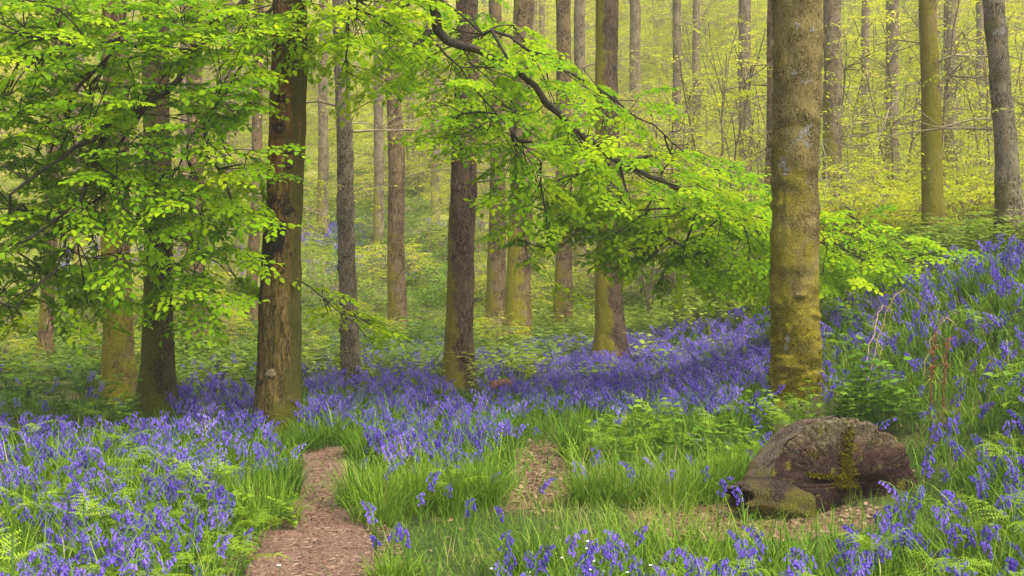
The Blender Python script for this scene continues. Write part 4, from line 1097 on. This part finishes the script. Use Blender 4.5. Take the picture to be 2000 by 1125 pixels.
TUFTS = [(545, 935, .34, .10, 'dark bushy grass tuft overhanging the left edge of the path'),
         (522, 990, .26, .62, 'bright green grass tuft below the dark tuft left of the path'),
         (480, 965, .30, .5, 'arching grass tuft in the ferns left of the path'),
         (700, 945, .34, .5, 'tall fresh grass tuft spilling onto the right edge of the path'),
         (745, 975, .3, .55, 'wide spreading grass tuft right of the path bend'),
         (815, 950, .36, .58, 'pale arching grass tuft under the middle bluebell patch'),
         (885, 950, .36, .5, 'long bladed grass tuft right of the pale arching tuft'),
         (950, 945, .32, .45, 'grass tuft at the left edge of the leaf littered patch'),
         (985, 835, .34, .35, 'dark green grass tuft above the leaf littered patch'),
         (1120, 850, .36, .3, 'dense dark tuft at the right of the leaf littered gap'),
         (1150, 945, .30, .5, 'grass tuft at the lower right of the leaf littered patch'),
         (1230, 940, .32, .52, 'grass tuft under the leafy nettle stand'),
         (1310, 950, .30, .6, 'pale grass tuft above the bare brown earth'),
         (1385, 930, .36, .45, 'thick grass tuft left of the stump'),
         (1450, 915, .36, .5, 'grass tuft leaning against the left shoulder of the stump'),
         (715, 865, .30, .35, 'grass tuft at the top end of the path on its right'),
         (655, 845, .26, .22, 'dark grass tuft at the top end of the path'),
         (600, 855, .24, .2, 'dark grass tuft by the roots of the black stained beech'),
         (775, 1108, .14, .6, 'short grass tuft at the near right edge of the path'),
         (1030, 1085, .28, .2, 'dark green tuft in the near bluebells left of the white flowers'),
         (1900, 560, .36, .15, 'dark grass tuft high on the bluebell bank')]
def build_tufts():
    rng = np.random.default_rng(61)
    for X, Y, L, ti, lab in TUFTS:
        p = ground_at(X, Y, L * .45); r = .05 + .10 * rng.random(); n = 260 if p[1] < 12 else 140
        mb = MB(); a = rng.uniform(0, 6.28, n); q = np.sqrt(rng.random(n)) * (r + .05)
        Q = np.stack([np.cos(a) * q, np.sin(a) * q, np.zeros(n) - .01], -1)
        b = rng.choice([0, 1, 2, 3, 4], n, p=[.15, .25, .3, .2, .1]); R = rotz(a + rng.normal(0, .5, n)); LL = L * rng.uniform(.6, 1.35, n)
        for k5 in range(5):
            k = b == k5; mb.inst(BLADES[k5], R[k], Q[k], np.stack([LL[k], rng.uniform(.004, .008, k.sum()), LL[k]], -1), np.clip(ti + rng.normal(0, .13, k.sum()), 0, 1))
        o = mb.build('grass_tuft', M['grass']); o.location = tuple(p); tag(o, lab, 'grass tuft')
build_grass(); build_tufts()

# ------------------------------------------------------------------ ferns and leafy plants
FERNS = [(60, 815), (190, 790), (235, 835), (260, 865), (215, 905), (130, 905), (330, 1000), (285, 945), (240, 965), (365, 955), (428, 868), (440, 900), (90, 965), (50, 1045), (15, 990), (300, 1085), (215, 1070), (385, 1050), (425, 935), (500, 965), (345, 835), (165, 985), (25, 1095), (465, 1005), (320, 905),
         (1012, 700), (940, 695), (1195, 698), (1150, 800), (1235, 800), (1285, 795), (1205, 845), (1130, 825), (1350, 830), (1390, 800), (1460, 835), (880, 895), (1300, 690), (1640, 640), (1715, 605), (1560, 775), (1530, 790), (1420, 850), (1985, 795), (1960, 850), (1890, 955), (1845, 915), (1980, 980), (1620, 1055), (1560, 1085), (1700, 1035), (1800, 1060), (1940, 1100), (1350, 1045), (1760, 910), (1665, 590), (1900, 600), (1960, 680), (1870, 740), (850, 690), (720, 600), (860, 590), (690, 560), (810, 585), (410, 770), (390, 790), (1480, 975), (1770, 960), (1860, 1040), (1440, 1080)]
def build_ferns():
    rng = np.random.default_rng(71)
    fr = [frond_tmpl(1.0, 11, .42, dr, 0, rng) for dr in (.5, .9, 1.2, 1.5, 1.8, .7)]
    protos = []
    for q in range(5):
        r = thing('fern', 'fern', 'fern', (0, 0, 0)); n = [4, 6, 3, 7, 5][q]; st = [.28, .1, .36, .16, .3][q]
        for k in range(n):
            a = k / n * 6.28 + rng.uniform(-.5, .5); L = rng.uniform(.18, .36); mb = MB()
            mb.inst(fr[rng.integers(0, 6)], rotz(np.array([a])), np.array([[0, 0, st * rng.uniform(.5, 1)]]), L, np.array([rng.uniform(.25, .85)])); mb.build('frond', M['fern'], r)
        mb = MB(); tube(mb, [(0, 0, -.02), (.004, 0, st * .5 + .02), (0, 0, st + .02)], .004, 5); mb.build('stem', M['bell_stem'], r)
        protos.append(r)
    used = set()
    for X, Y in FERNS:
        if (X, Y) in ((1480, 975), (1770, 960), (1760, 910), (1620, 1055)): continue
        p = ground_at(X, Y, .34); d = p[1]; q = int(rng.integers(0, 5)); sc = rng.uniform(.75, 1.2); rz = rng.uniform(0, 6.28)
        if abs(p[0] - 2.05) < .6 and 6.7 < d < 7.6: p[1] = 6.5; p[0] = (X - HX) / F * 6.5; p[2] = float(G(p[0], 6.5))
        if d > 16: sc *= 1.4
        if X < 520 and Y > 780: lab, g = 'bright yellow green fern rising through the left bluebell field', 'ferns in the left bluebell field'
        elif X < 1480 and Y > 780: lab, g = 'bright fern among the grass and nettles in the middle of the clearing', 'ferns in the middle clearing'
        elif Y > 870: lab, g = 'yellow green fern among the bluebells in front of the cut stump', 'ferns in front of the stump'
        elif X > 1500: lab, g = 'fern growing among bluebells on the right bank', 'ferns on the right bank'
        else: lab, g = 'fern near the foot of the middle trunks', 'ferns by the middle trunks'
        if q not in used:
            used.add(q); o = protos[q]; o.location = tuple(p); o.rotation_euler = (0, 0, rz); o.scale = (sc,) * 3; o['label'] = lab; o['group'] = g
        else: dup(protos[q], p, rz, sc, lab, g)
    for q, o in enumerate(protos):
        if q not in used:
            for c in list(o.children): bpy.data.objects.remove(c)
            bpy.data.objects.remove(o)

HERBS = [(1690, 735, 1.5, .2), (1650, 770, 1.2, .25), (1740, 770, 1.3, .3), (1605, 800, 1.1, .5), (1500, 815, 1.0, .5), (1470, 800, .9, .6), (1220, 865, 1.2, .45), (1285, 850, 1.2, .5), (1170, 870, 1.0, .55), (1340, 865, 1.1, .4), (1395, 870, 1.0, .5), (1250, 830, 1.1, .75), (1310, 815, 1.0, .7), (1450, 860, 1.0, .55),
         (205, 770, 1.3, .7), (255, 795, 1.2, .75), (120, 775, 1.2, .4), (55, 755, 1.2, .5), (160, 745, 1.2, .3), (20, 770, 1.1, .3), (230, 815, 1.1, .9), (1700, 790, 1.1, .4), (1660, 800, .9, .6), (1780, 790, 1, .4), (1560, 800, .8, .65), (1980, 780, 1.2, .7), (1930, 640, 1, .3), (1680, 620, 1.2, .4), (560, 1000, .6, .5), (450, 1010, .8, .5), (385, 990, .8, .6)]
def build_herbs():
    rng = np.random.default_rng(81); protos = []
    for q in range(5):
        st, lf = herb_tmpl(rng, [5, 7, 4, 6, 8][q], .34, .062, 0)
        for ti in (.3, .65):
            r = thing('leafy_plant', 'leafy plant', 'plant', (0, 0, 0))
            mb = MB(); mb.inst(st, np.eye(3)[None], np.zeros((1, 3)), 1.0, .5); mb.build('stem', M['bell_stem'], r)
            n = len(lf.V); mb = MB()
            for (V, Q, T) in zip(lf.V, lf.Q, lf.T): pass
            V, Q, T, mq, mt = lf.fin(); tint = np.repeat(np.clip(ti + rng.normal(0, .15, n), 0, 1), [len(v) for v in lf.V])
            mb.raw(V, Q, T, mq, mt, tint); mb.build('foliage', M['herb'], r); protos.append((ti, r))
    used = set()
    for X, Y, sc, ti in HERBS:
        p = ground_at(X, Y, .2 * sc); q = int(rng.integers(0, 5)) * 2 + (1 if ti > .45 else 0); rz = rng.uniform(0, 6.28)
        if X > 1580 and X < 1800 and Y < 810: lab, g = 'dark leafy bramble in the bluebells behind the stump', 'brambles behind the stump'
        elif X > 1800: lab, g = 'leafy plant among bluebells on the right bank', 'leafy plants on the bank'
        elif X > 1100: lab, g = 'leafy nettle in the tall grass left of the stump', 'nettles left of the stump'
        elif Y > 900: lab, g = 'low leafy plant at the left edge of the path', 'leafy plants by the path'
        else: lab, g = 'broad leaved bright plant at the back of the left bluebell field', 'leafy plants behind the left field'
        if q not in used:
            used.add(q); o = protos[q][1]; o.location = tuple(p); o.rotation_euler = (0, 0, rz); o.scale = (sc,) * 3; o['label'] = lab; o['group'] = g
        else: dup(protos[q][1], p, rz, sc, lab, g)
    for q, (_, o) in enumerate(protos):
        if q not in used:
            for c in list(o.children): bpy.data.objects.remove(c)
            bpy.data.objects.remove(o)
build_ferns(); build_herbs()

# ------------------------------------------------------------------ stump, rotten wood, fallen wood, small things
def build_stump():
    rng = np.random.default_rng(91); d = 7.15
    base = ground_at(1650, 1003); base = np.array([(1650 - HX) / F * d, d, float(G((1650 - HX) / F * d, d))])
    root = thing('tree_stump', 'wide weathered sawn stump with dark cracked face and green moss streak', 'stump', base)
    # outline of the sawn face in photo pixels, turned into metres on a face tilted back
    out = [(1492, 1010), (1488, 965), (1500, 915), (1530, 873), (1562, 845), (1592, 822), (1640, 814), (1690, 817), (1730, 830), (1765, 850), (1792, 880), (1806, 920), (1812, 970), (1808, 1015), (1740, 1030), (1640, 1032), (1560, 1028)]
    c0 = np.array([1652, 950.0]); o = np.array(out, float) - c0; ang = np.arctan2(-o[:, 1], o[:, 0]); rr = np.hypot(o[:, 0], o[:, 1]) / F * d
    idx = np.argsort(ang); ang, rr = ang[idx], rr[idx]; ang = np.r_[ang[-1] - 6.28318, ang, ang[0] + 6.28318]; rr = np.r_[rr[-1], rr, rr[0]]
    N, K = 128, 34; th = np.linspace(-math.pi, math.pi, N, endpoint=False); R = np.interp(th, ang, rr)
    R = R * (1 - .025 * np.maximum(0, vnoise(np.stack([th * 7, th * 0, th * 0 + 5], -1), 33)) - .03 * np.maximum(0, vnoise(np.stack([th * 17, th * 0, th * 0 + 9], -1), 34)) + .018 * vnoise(np.stack([np.cos(th) * 6, np.sin(th) * 6, th * 0], -1), 3))
    tilt = .20; yaw = -.20
    eu = np.array([math.cos(yaw), -math.sin(yaw) * -1, 0]); eu = nrm(np.array([math.cos(yaw), math.sin(-yaw) * -1, 0]))
    n = nrm(np.array([.20, -.95, .22])); eu = nrm(np.cross(np.array([0, 0, 1.0]), -n)) * 1.0; eu = eu if eu[0] > 0 else -eu; ev = np.cross(eu, -n); ev = ev if ev[2] > 0 else -ev
    C = np.array([(c0[0] - 1650) / F * d, 0, H + (HY - c0[1]) / F * d - base[2]])
    f = np.linspace(0, 1, K) ** .8
    ff, tt = np.meshgrid(f, th, indexing='ij'); r = ff * R[None]
    u = np.cos(tt) * r; v = np.sin(tt) * r
    rad = vnoise(np.stack([tt * 9, ff * 1.2, tt * 0], -1), 5); rad2 = vnoise(np.stack([tt * 22, ff * 2, tt * 0 + 3], -1), 6)
    dis = -.004 * np.maximum(0, rad) * sstep(.15, .6, ff) - .007 * np.maximum(0, rad2) * ff + .022 * fbm(np.stack([u * 6, v * 6, u * 0 + 4], -1), 18, 4) + .008 * fbm(np.stack([u * 22, v * 22, u * 0], -1), 8)
    dis = dis - .13 * np.exp(-(((u - .14) / .16) ** 2 + ((v + .08) / .10) ** 2)) - .09 * np.exp(-(((u - .0) / .2) ** 2 + ((v + .16) / .07) ** 2)) - .05 * np.exp(-(((u + .02) / .22) ** 2 + ((v - .035) / .012) ** 2))
    for a0, w0 in ((.95, .035), (2.25, .04), (1.6, .03), (2.75, .03), (.45, .03), (1.25, .025)):
        dis = dis - .014 * np.exp(-((tt - a0 - .12 * vnoise(np.stack([ff * 4, ff * 0 + a0, ff * 0], -1), 2)) / w0) ** 2) * sstep(.25, .8, ff)
    P = C + eu * u[..., None] + ev * v[..., None] + n * dis[..., None]
    edge = sstep(.94, 1, ff); P = P - n * (edge * .015)[..., None]
    i = np.arange(K - 1)[:, None] * N; j = np.arange(N)[None]; k = (j + 1) % N
    Q = np.stack([i + j, i + k, i + N + k, i + N + j], -1).reshape(-1, 4)
    t = NT('stump_face'); oc = t.obj(); nf = t.noise(oc, 45, 6, .7); nb = t.noise(oc, 5, 4, .6); at = t.tint()
    # tint carries the angle round the face, so the fibres run outwards
    fib = t.noise(t.n('ShaderNodeCombineXYZ', {0: t.math('MULTIPLY', at, 30), 1: t.math('MULTIPLY', nb, 2)}).outputs[0], 3, 5, .7)
    h = t.math('ADD', t.math('MULTIPLY', nf, .5), t.math('MULTIPLY', fib, .5))
    ck = t.noise(t.n('ShaderNodeCombineXYZ', {0: t.math('ADD', t.math('MULTIPLY', at, 34), t.math('MULTIPLY', nb, 2.2)), 1: t.math('MULTIPLY', nb, 3)}).outputs[0], 1.0, 3, .6)
    ckm = t.mrange(t.math('ABSOLUTE', t.math('SUBTRACT', ck, .5)), .008, .045)
    h = t.math('MULTIPLY', h, t.math('ADD', t.math('MULTIPLY', ckm, .5), .5))
    c = t.ramp(h, [(.28, (.010, .006, .005)), (.48, (.05, .024, .015)), (.66, (.14, .078, .05))])
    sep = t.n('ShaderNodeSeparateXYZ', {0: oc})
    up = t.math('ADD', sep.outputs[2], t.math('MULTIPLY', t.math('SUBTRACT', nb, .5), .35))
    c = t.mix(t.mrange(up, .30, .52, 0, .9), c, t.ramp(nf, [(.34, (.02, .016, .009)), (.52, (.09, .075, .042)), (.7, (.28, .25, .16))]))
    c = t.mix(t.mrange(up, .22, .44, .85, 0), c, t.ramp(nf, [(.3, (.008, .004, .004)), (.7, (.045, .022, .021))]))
    mossn = t.noise(oc, 9, 5, .7); c = t.mix(t.math('MULTIPLY', t.mrange(mossn, .56, .66), .75), c, (.13, .125, .015))
    b = t.n('ShaderNodeBump', {'Strength': 1.0, 'Distance': .03, 'Height': h})
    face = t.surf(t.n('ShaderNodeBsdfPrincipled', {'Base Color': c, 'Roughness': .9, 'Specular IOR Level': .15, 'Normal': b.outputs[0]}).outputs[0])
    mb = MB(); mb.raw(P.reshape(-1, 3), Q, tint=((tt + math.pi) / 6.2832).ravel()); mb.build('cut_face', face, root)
    # bark body behind the face
    back = nrm(np.array([-.30, .92, -.25])); V = []; KK = 14
    for q in range(KK):
        g = q / (KK - 1); sc = 1.0 + .05 * math.sin(g * 3) - .22 * g ** 3
        rw = R * sc * (1 + .035 * fbm(np.stack([np.cos(th) * 5, np.sin(th) * 5, th * 0 + g * 4], -1), 12))
        V.append(C + back * (g * .55 + .0) - n * .016 + eu * (np.cos(th) * rw * (1.004))[:, None] + ev * (np.sin(th) * rw * 1.004)[:, None])
    V = np.array(V); i = np.arange(KK - 1)[:, None] * N
    Q = np.stack([i + j, i + N + j, i + N + k, i + k], -1).reshape(-1, 4)
    VV = np.vstack([V.reshape(-1, 3), V[-1].mean(0)]); T = [[(KK - 1) * N + q, len(VV) - 1, (KK - 1) * N + (q + 1) % N] for q in range(N)]
    mb = MB(); mb.raw(VV, Q, T)
    mb.build('bark', bark_mat('stump_bark', (.05, .034, .024), (.17, .12, .085), (.30, .23, .17), (.16, .155, .02), .34, 1.0, 0, .3, 22, .5, .8), root)
    # moss streak down the crack and along the ledge
    pts = []
    def line(a, b, m, w):
        for _ in range(m):
            g = rng.random(); X = a[0] + (b[0] - a[0]) * g + rng.normal(0, w); Y = a[1] + (b[1] - a[1]) * g + rng.normal(0, w * .6); pts.append((X, Y))
    line((1672, 830), (1668, 885), 420, 5); line((1660, 885), (1662, 912), 260, 7); line((1650, 900), (1672, 915), 180, 5); line((1655, 915), (1650, 945), 420, 10); line((1572, 925), (1640, 931), 300, 2.5); line((1612, 828), (1618, 842), 120, 7); line((1640, 945), (1670, 950), 200, 7); line((1585, 880), (1605, 890), 70, 6)
    pts = np.array(pts); uu = (pts[:, 0] - c0[0]) / F * d; vv = -(pts[:, 1] - c0[1]) / F * d
    q = C + eu * uu[:, None] + ev * vv[:, None] + n * .0; m = len(q)
    tf = Tmpl(); tf.add([(0, -.16, 0), (0, .16, 0), (.6, .12, .05), (1, 0, -.1)], [], [(0, 1, 2), (0, 2, 3)])
    dirs = n + rng.normal(0, .6, (m, 3)); mb = MB(); mb.inst(tf, frames(dirs, rng.normal(0, 1, (m, 3))), q - n * .012, rng.uniform(.018, .036, m), np.clip(rng.normal(.45, .2, m), 0, 1))
    mb.build('moss', M['moss'], root)
    # buttress running down to the left
    d2 = 6.95; base2 = np.array([(1440 - HX) / F * d2, d2, float(G((1440 - HX) / F * d2, d2))])
    axis = [np.array([0, 0, .135]), np.array([.07, .05, .14]), np.array([.16, .10, .13]), np.array([.27, .17, .10]), np.array([.42, .25, .04])]
    S = 40; V = []; radii = [.10, .115, .135, .15, .16]; th2 = np.arange(S) / S * 6.2832
    def ring(cen, r, seed, ax_d):
        sx = nrm(np.cross(ax_d, [0, 0, 1.0])); sy = np.cross(sx, ax_d)
        w = 1 + .16 * vnoise(np.stack([np.cos(th2) * 2.2, np.sin(th2) * 2.2, th2 * 0 + seed], -1), 7) + .05 * vnoise(np.stack([np.cos(th2) * 8, np.sin(th2) * 8, th2 * 0 + seed * 3], -1), 9)
        return cen + (sx * np.cos(th2)[:, None] * 1.05 + sy * np.sin(th2)[:, None] * .9) * (r * w)[:, None]
    axd = nrm(np.array([-.75, -.6, .05]))
    rings = [ring(c, r, q * .4, axd) for q, (c, r) in enumerate(zip(axis, radii))][::-1]
    inner = [ring(axis[0] - axd * -.004, .085, .05, axd), ring(axis[1], .075, .5, axd), ring(axis[2], .05, .9, axd), ring(axis[2] + [.02, .02, 0], .004, .9, axd)]
    rag = vnoise(np.stack([np.cos(th2) * 4, np.sin(th2) * 4, th2 * 0], -1), 21)
    rings[-1] = rings[-1] + axd * (.05 * rag)[:, None]; inner[0] = inner[0] + axd * (.05 * rag)[:, None]
    j2 = np.arange(S)[None]; k2 = (j2 + 1) % S
    def skin(rs):
        i = np.arange(len(rs) - 1)[:, None] * S; return np.concatenate(rs), np.stack([i + j2, i + k2, i + S + k2, i + S + j2], -1).reshape(-1, 4)
    a, q = skin(rings); mb = MB(); mb.raw(a, q); a, q = skin([rings[-1], inner[0]]); mb.raw(a, q)
    r2 = mb.build('hollow_root', bark_mat('rotten_bark', (.02, .012, .009), (.07, .044, .034), (.14, .095, .07), (.13, .12, .015), .34, .5, 0, 0, 22, .5, 1), root); r2.location = tuple(base2 - base)
    a, q = skin(inner); mb = MB(); mb.raw(a, q); mb.build('cavity', plain_mat('rotten_wood', [(.3, (.008, .005, .004)), (.7, (.04, .022, .016))], .95, 40, .8, .05), r2)
build_stump()

def build_small():
    rng = np.random.default_rng(95)
    # fallen branch
    d = 13.6; A = ground_at(962, 788); B = ground_at(1062, 772)
    pts = np.array([A + (B - A) * f + np.array([0, .03 * math.sin(f * 7), .15 + .06 * math.sin(f * 5 + 1)]) for f in np.linspace(0, 1, 10)])
    root = thing('fallen_branch', 'reddish brown fallen branch lying in the bluebells before the middle trunks', 'branch', pts[0])
    mb = MB(); tube(mb, pts - pts[0], np.linspace(.05, .028, 10) * (1 + .15 * rng.normal(0, 1, 10)), 10, cap=True); mb.build('stem', plain_mat('fallen_bark', [(.3, (.10, .05, .03)), (.7, (.3, .17, .10))], .9, 22, .6), root)
    mb = MB(); q = pts[6] - pts[0]; tube(mb, [q, q + [.12, -.05, .09], q + [.26, -.1, .11]], [.02, .014, .006], 7, cap=True); mb.build('twig', bpy.data.materials['fallen_bark'], root)
    # dead bracken hoops behind the stump, red dock stems
    for (X0, Y0, X1, Y1, hh, lab) in [(1690, 700, 1800, 640, .45, 'pale dead bracken stem arching over the brambles, tallest of the dead stems'), (1685, 690, 1745, 610, .3, 'pale dead stem bent over beside the mossy trunk'), (1800, 690, 1870, 660, .3, 'thin pale dead stem leaning across the bank bluebells')]:
        a = ground_at(X0, Y0 + 60); b = ground_at(X1, Y1 + 60); s = np.linspace(0, 1, 14)
        pts = a + (b - a) * s[:, None] + np.array([0, 0, 1.0]) * (hh * 1.5 * np.sin(s * 2.5) ** 1.0)[:, None] + rng.normal(0, .008, (14, 3))
        r = thing('dead_bracken', lab, 'dead stem', a); mb = MB(); tube(mb, pts - a, np.linspace(.006, .002, 14), 5)
        for k in range(5, 13): 
            q = pts[k] - a; e = rng.normal(0, .1, 3); tube(mb, [q, q + e * .6 + [0, 0, -.02], q + e + [0, 0, -.08]], [.002, .0015, .001], 3)
        mb.build('stem', M['deadstem'], r)
    for (X, Y, lab) in [(1818, 735, 'upright red brown dock stem in the bank bluebells, left one'), (1842, 745, 'upright red brown dock stem in the bank bluebells, right one')]:
        a = ground_at(X, Y + 60); r = thing('dock_stem', lab, 'dead stem', a); mb = MB(); s = np.linspace(0, 1, 9)
        pts = np.stack([.04 * s ** 2, 0 * s, .55 * s], -1); tube(mb, pts, np.linspace(.006, .003, 9), 5); mb.build('stem', M['redstem'], r)
        mb = MB()
        for k in range(40):
            q = np.array([.04 * (.4 + .6 * k / 40) ** 2, 0, .55 * (.4 + .6 * k / 40)]); e = rng.normal(0, .025, 3); tube(mb, [q, q + e], [.004, .003], 4)
        mb.build('seed_head', M['redstem'], r)
    # white stitchwort
    proto = None
    for (X, Y) in [(1148, 1062), (1146, 1070), (1035, 1112), (1152, 1118), (1140, 1122), (1180, 1110), (1270, 1108), (1098, 1105), (1225, 1118), (1110, 1118), (1195, 1105), (1160, 1100), (545, 1115), (960, 1118)]:
        p = ground_at(X, Y, .19)
        if proto is None:
            proto = thing('stitchwort', 'tiny white star flower among the near bluebells', 'flower', p, 'white star flowers in the near grass')
            mb = MB(); tube(mb, [(0, 0, 0), (.01, 0, .1), (0, 0, .2)], .0014, 4); mb.build('stem', M['bell_stem'], proto)
            mb = MB()
            for k in range(5):
                a = k / 5 * 6.283; u = np.array([[math.cos(a), math.sin(a) - .5, .35]]); mb.inst(LEAF, frames(u, np.array([[0, -.8, 1.0]])), np.array([[0, 0, .2]]), .009)
            mb.build('flower_head', M['white'], proto)
        else: dup(proto, p, rng.uniform(-.5, .5), rng.uniform(.8, 1.1))
    # leaf litter
    n = 5200; P = sample_ground(60000, 4.2, 10.5, rng); X, Y = topix(P); m = np.zeros(len(P), bool)
    for b in BARE: m |= inpoly(X + 45 * n2(P[:, 0], P[:, 1], 4, 5) + rng.normal(0, 18, len(P)), Y + 22 * n2(P[:, 0], P[:, 1], 4, 6) + rng.normal(0, 8, len(P)), b) & (rng.random(len(P)) < .5)
    m |= rng.random(len(P)) < .02
    P = P[m]; P = P[rng.permutation(len(P))[:n]]; n = len(P); a = rng.uniform(0, 6.28, n)
    U = np.stack([np.cos(a), np.sin(a), rng.normal(0, .25, n)], -1)
    mb = MB(); mb.inst(LEAF, frames(U, np.array([0, 0, 1.0]) + rng.normal(0, .4, (n, 3))), P + np.array([0, 0, .008]), rng.uniform(.015, .045, n), rng.random(n))
    tag(mb.build('leaf_litter', M['litter']), 'dry brown fallen leaves on the bare earth patches right of the path', 'fallen leaves', kind='stuff')
build_small()

# ------------------------------------------------------------------ air
def build_haze():
    me = bpy.data.meshes.new('haze')
    x, y0, y1, z0, z1 = 118, -18, 176, -2, 62
    V = [(-x, y0, z0), (x, y0, z0), (x, y1, z0), (-x, y1, z0), (-x, y0, z1), (x, y0, z1), (x, y1, z1), (-x, y1, z1)]
    me.from_pydata(V, [], [(0, 3, 2, 1), (4, 5, 6, 7), (0, 1, 5, 4), (1, 2, 6, 5), (2, 3, 7, 6), (3, 0, 4, 7)])
    m = bpy.data.materials.new('haze'); m.use_nodes = True; nt = m.node_tree; nt.nodes.clear()
    o = nt.nodes.new('ShaderNodeOutputMaterial'); v = nt.nodes.new('ShaderNodeVolumePrincipled')
    v.inputs['Color'].default_value = (1, .97, .68, 1); v.inputs['Density'].default_value = HAZE
    nt.links.new(v.outputs[0], o.inputs['Volume']); me.materials.append(m)
    tag(link('haze', me), 'thin pale woodland haze', 'haze', kind='stuff')
HAZE = 0.0021
if HAZE > 0: build_haze()
